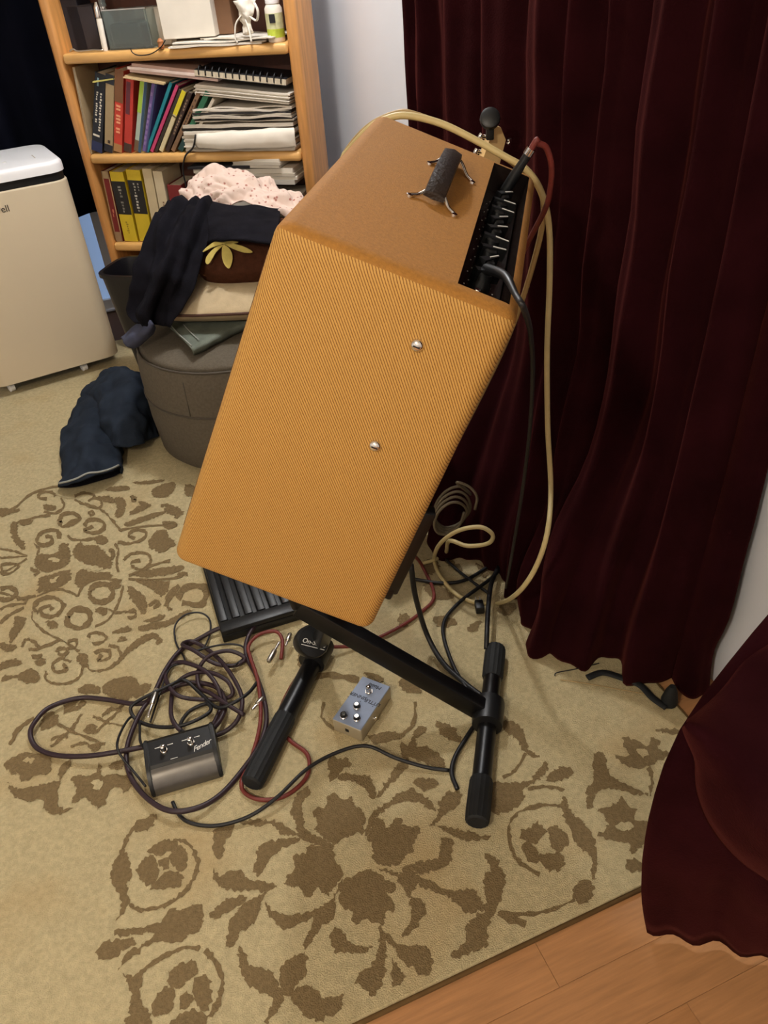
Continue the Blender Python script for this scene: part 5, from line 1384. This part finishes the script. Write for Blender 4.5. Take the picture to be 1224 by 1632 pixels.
cuffp = [J('196,540,2.18 210,528,2.17 224,516,2.16 236,506,2.15'), J('202,548,2.14 218,538,2.12 232,525,2.10 242,512,2.10'), J('214,552,2.16 226,546,2.15 238,535,2.14 246,520,2.13')]
mat('cuff_blue', S(62, 66, 88), .9, var=.2, scale=30); me_obj('cuff', loft(cuffp, 20, 14, .006, 20, .006), 'cuff_blue', jk, True)
# floral cloth behind the jacket
fl_ = thing('floral_cloth', 'crumpled white and pink floral cloth behind the jacket', 'cloth', Vector((-.35, 2.62, .6)))
FL = -fl_.location
def Jf(s): return [PY(*[float(v) for v in t.split(',')])+FL for t in s.split()]
fr_ = [Jf('312,282,2.68 335,270,2.68 370,274,2.66 405,284,2.64 440,306,2.60 490,330,2.55'),
       Jf('302,300,2.62 335,285,2.60 372,288,2.58 410,300,2.56 448,320,2.52 492,342,2.48'),
       Jf('296,318,2.58 335,308,2.55 375,310,2.52 412,320,2.50 450,336,2.46 492,354,2.42'),
       Jf('292,336,2.55 335,328,2.52 375,330,2.48 412,338,2.46 450,350,2.42 490,366,2.38')]
def ff(u, v): return .004*math.sin(u*26+9*v)+.004*math.sin(v*16+u*13)-.030*abs(noise.noise(Vector((u*7+v*2, v*4-u, 3))))-.008*abs(noise.noise(Vector((u*15, v*9, 5))))
me_obj('cloth', loft(fr_, 110, 70, .010, 12, .004, ff), 'floral', fl_, True)
# support under the cloth: a storage box stands behind the ottoman
sx = thing('storage_box', 'low dark storage box behind the ottoman carrying the floral cloth', 'box', mtx=Matrix.Translation(Vector((-.34, 2.69, .0015))) @ BR0)
me_obj('box_body', bx((-.21, -.06, 0), (.21, .06, .40), bev=.005), 'denim_dark', sx); me_obj('lid', bx((-.212, -.062, .40), (.212, .062, .415), bev=.004), 'denim_dark', sx)

# ================================================================== JEANS ON THE FLOOR
jn = thing('jeans', 'blue denim jeans lying crumpled on the rug between air conditioner and ottoman', 'trousers', F(160, 700))
NJ = -jn.location
leg = [[F(x, y, z)+NJ for x, y, z in r] for r in (
    ((95, 777, .004), (97, 774, .030), (125, 766, .052), (160, 756, .055), (190, 745, .040), (194, 755, .004)),
    ((95, 735, .004), (98, 725, .040), (125, 718, .075), (155, 712, .080), (184, 716, .050), (196, 730, .004)),
    ((98, 695, .004), (104, 682, .05), (128, 672, .095), (155, 670, .10), (180, 680, .06), (200, 705, .004)),
    ((112, 665, .004), (122, 650, .06), (145, 640, .11), (170, 645, .11), (195, 660, .07), (215, 690, .004)),
    ((128, 645, .004), (138, 630, .06), (158, 622, .10), (185, 630, .10), (210, 650, .07), (225, 680, .004)))]
me_obj('leg', loft(leg, 60, 60, .016, 15, .005), 'denim', jn, True)
hip = [[F(x, y, z)+NJ for x, y, z in r] for r in (
    ((150, 705, .004), (175, 712, .05), (205, 712, .06), (232, 706, .05), (250, 695, .004)),
    ((135, 668, .01), (165, 668, .10), (200, 670, .12), (232, 672, .09), (252, 670, .01)),
    ((134, 640, .01), (160, 628, .14), (198, 630, .16), (230, 640, .12), (250, 648, .01)),
    ((138, 622, .01), (160, 600, .13), (196, 594, .16), (222, 604, .13), (240, 620, .01)),
    ((150, 612, .004), (170, 592, .06), (196, 586, .07), (215, 592, .06), (232, 606, .004)))]
def hf(u, v): return .008*math.sin(u*14+v*9)
me_obj('hip', loft(hip, 64, 64, .020, 15, .005, hf), 'denim', jn, True)
bm = bmesh.new(); tube(bm, [F(x, y, z)+NJ+Vector((0, -.004, .009)) for x, y, z in ((96, 773, .030), (110, 770, .045), (125, 765, .053), (142, 757, .056), (160, 755, .056), (178, 750, .050), (191, 744, .040))], .003, 6, 5); me_obj('hem', bm, 'stitch', jn, True)
# shade inside the trouser leg put in as a dark sheet at the hem
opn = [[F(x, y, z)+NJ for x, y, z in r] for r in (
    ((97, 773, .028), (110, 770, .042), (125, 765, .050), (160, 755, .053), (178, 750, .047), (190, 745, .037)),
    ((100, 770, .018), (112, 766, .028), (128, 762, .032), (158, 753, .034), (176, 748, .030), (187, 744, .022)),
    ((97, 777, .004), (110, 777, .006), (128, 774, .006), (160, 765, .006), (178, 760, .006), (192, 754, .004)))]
me_obj('leg_opening_shade', loft(opn, 24, 14, .001, 20, .003), 'denim_dark', jn, True)
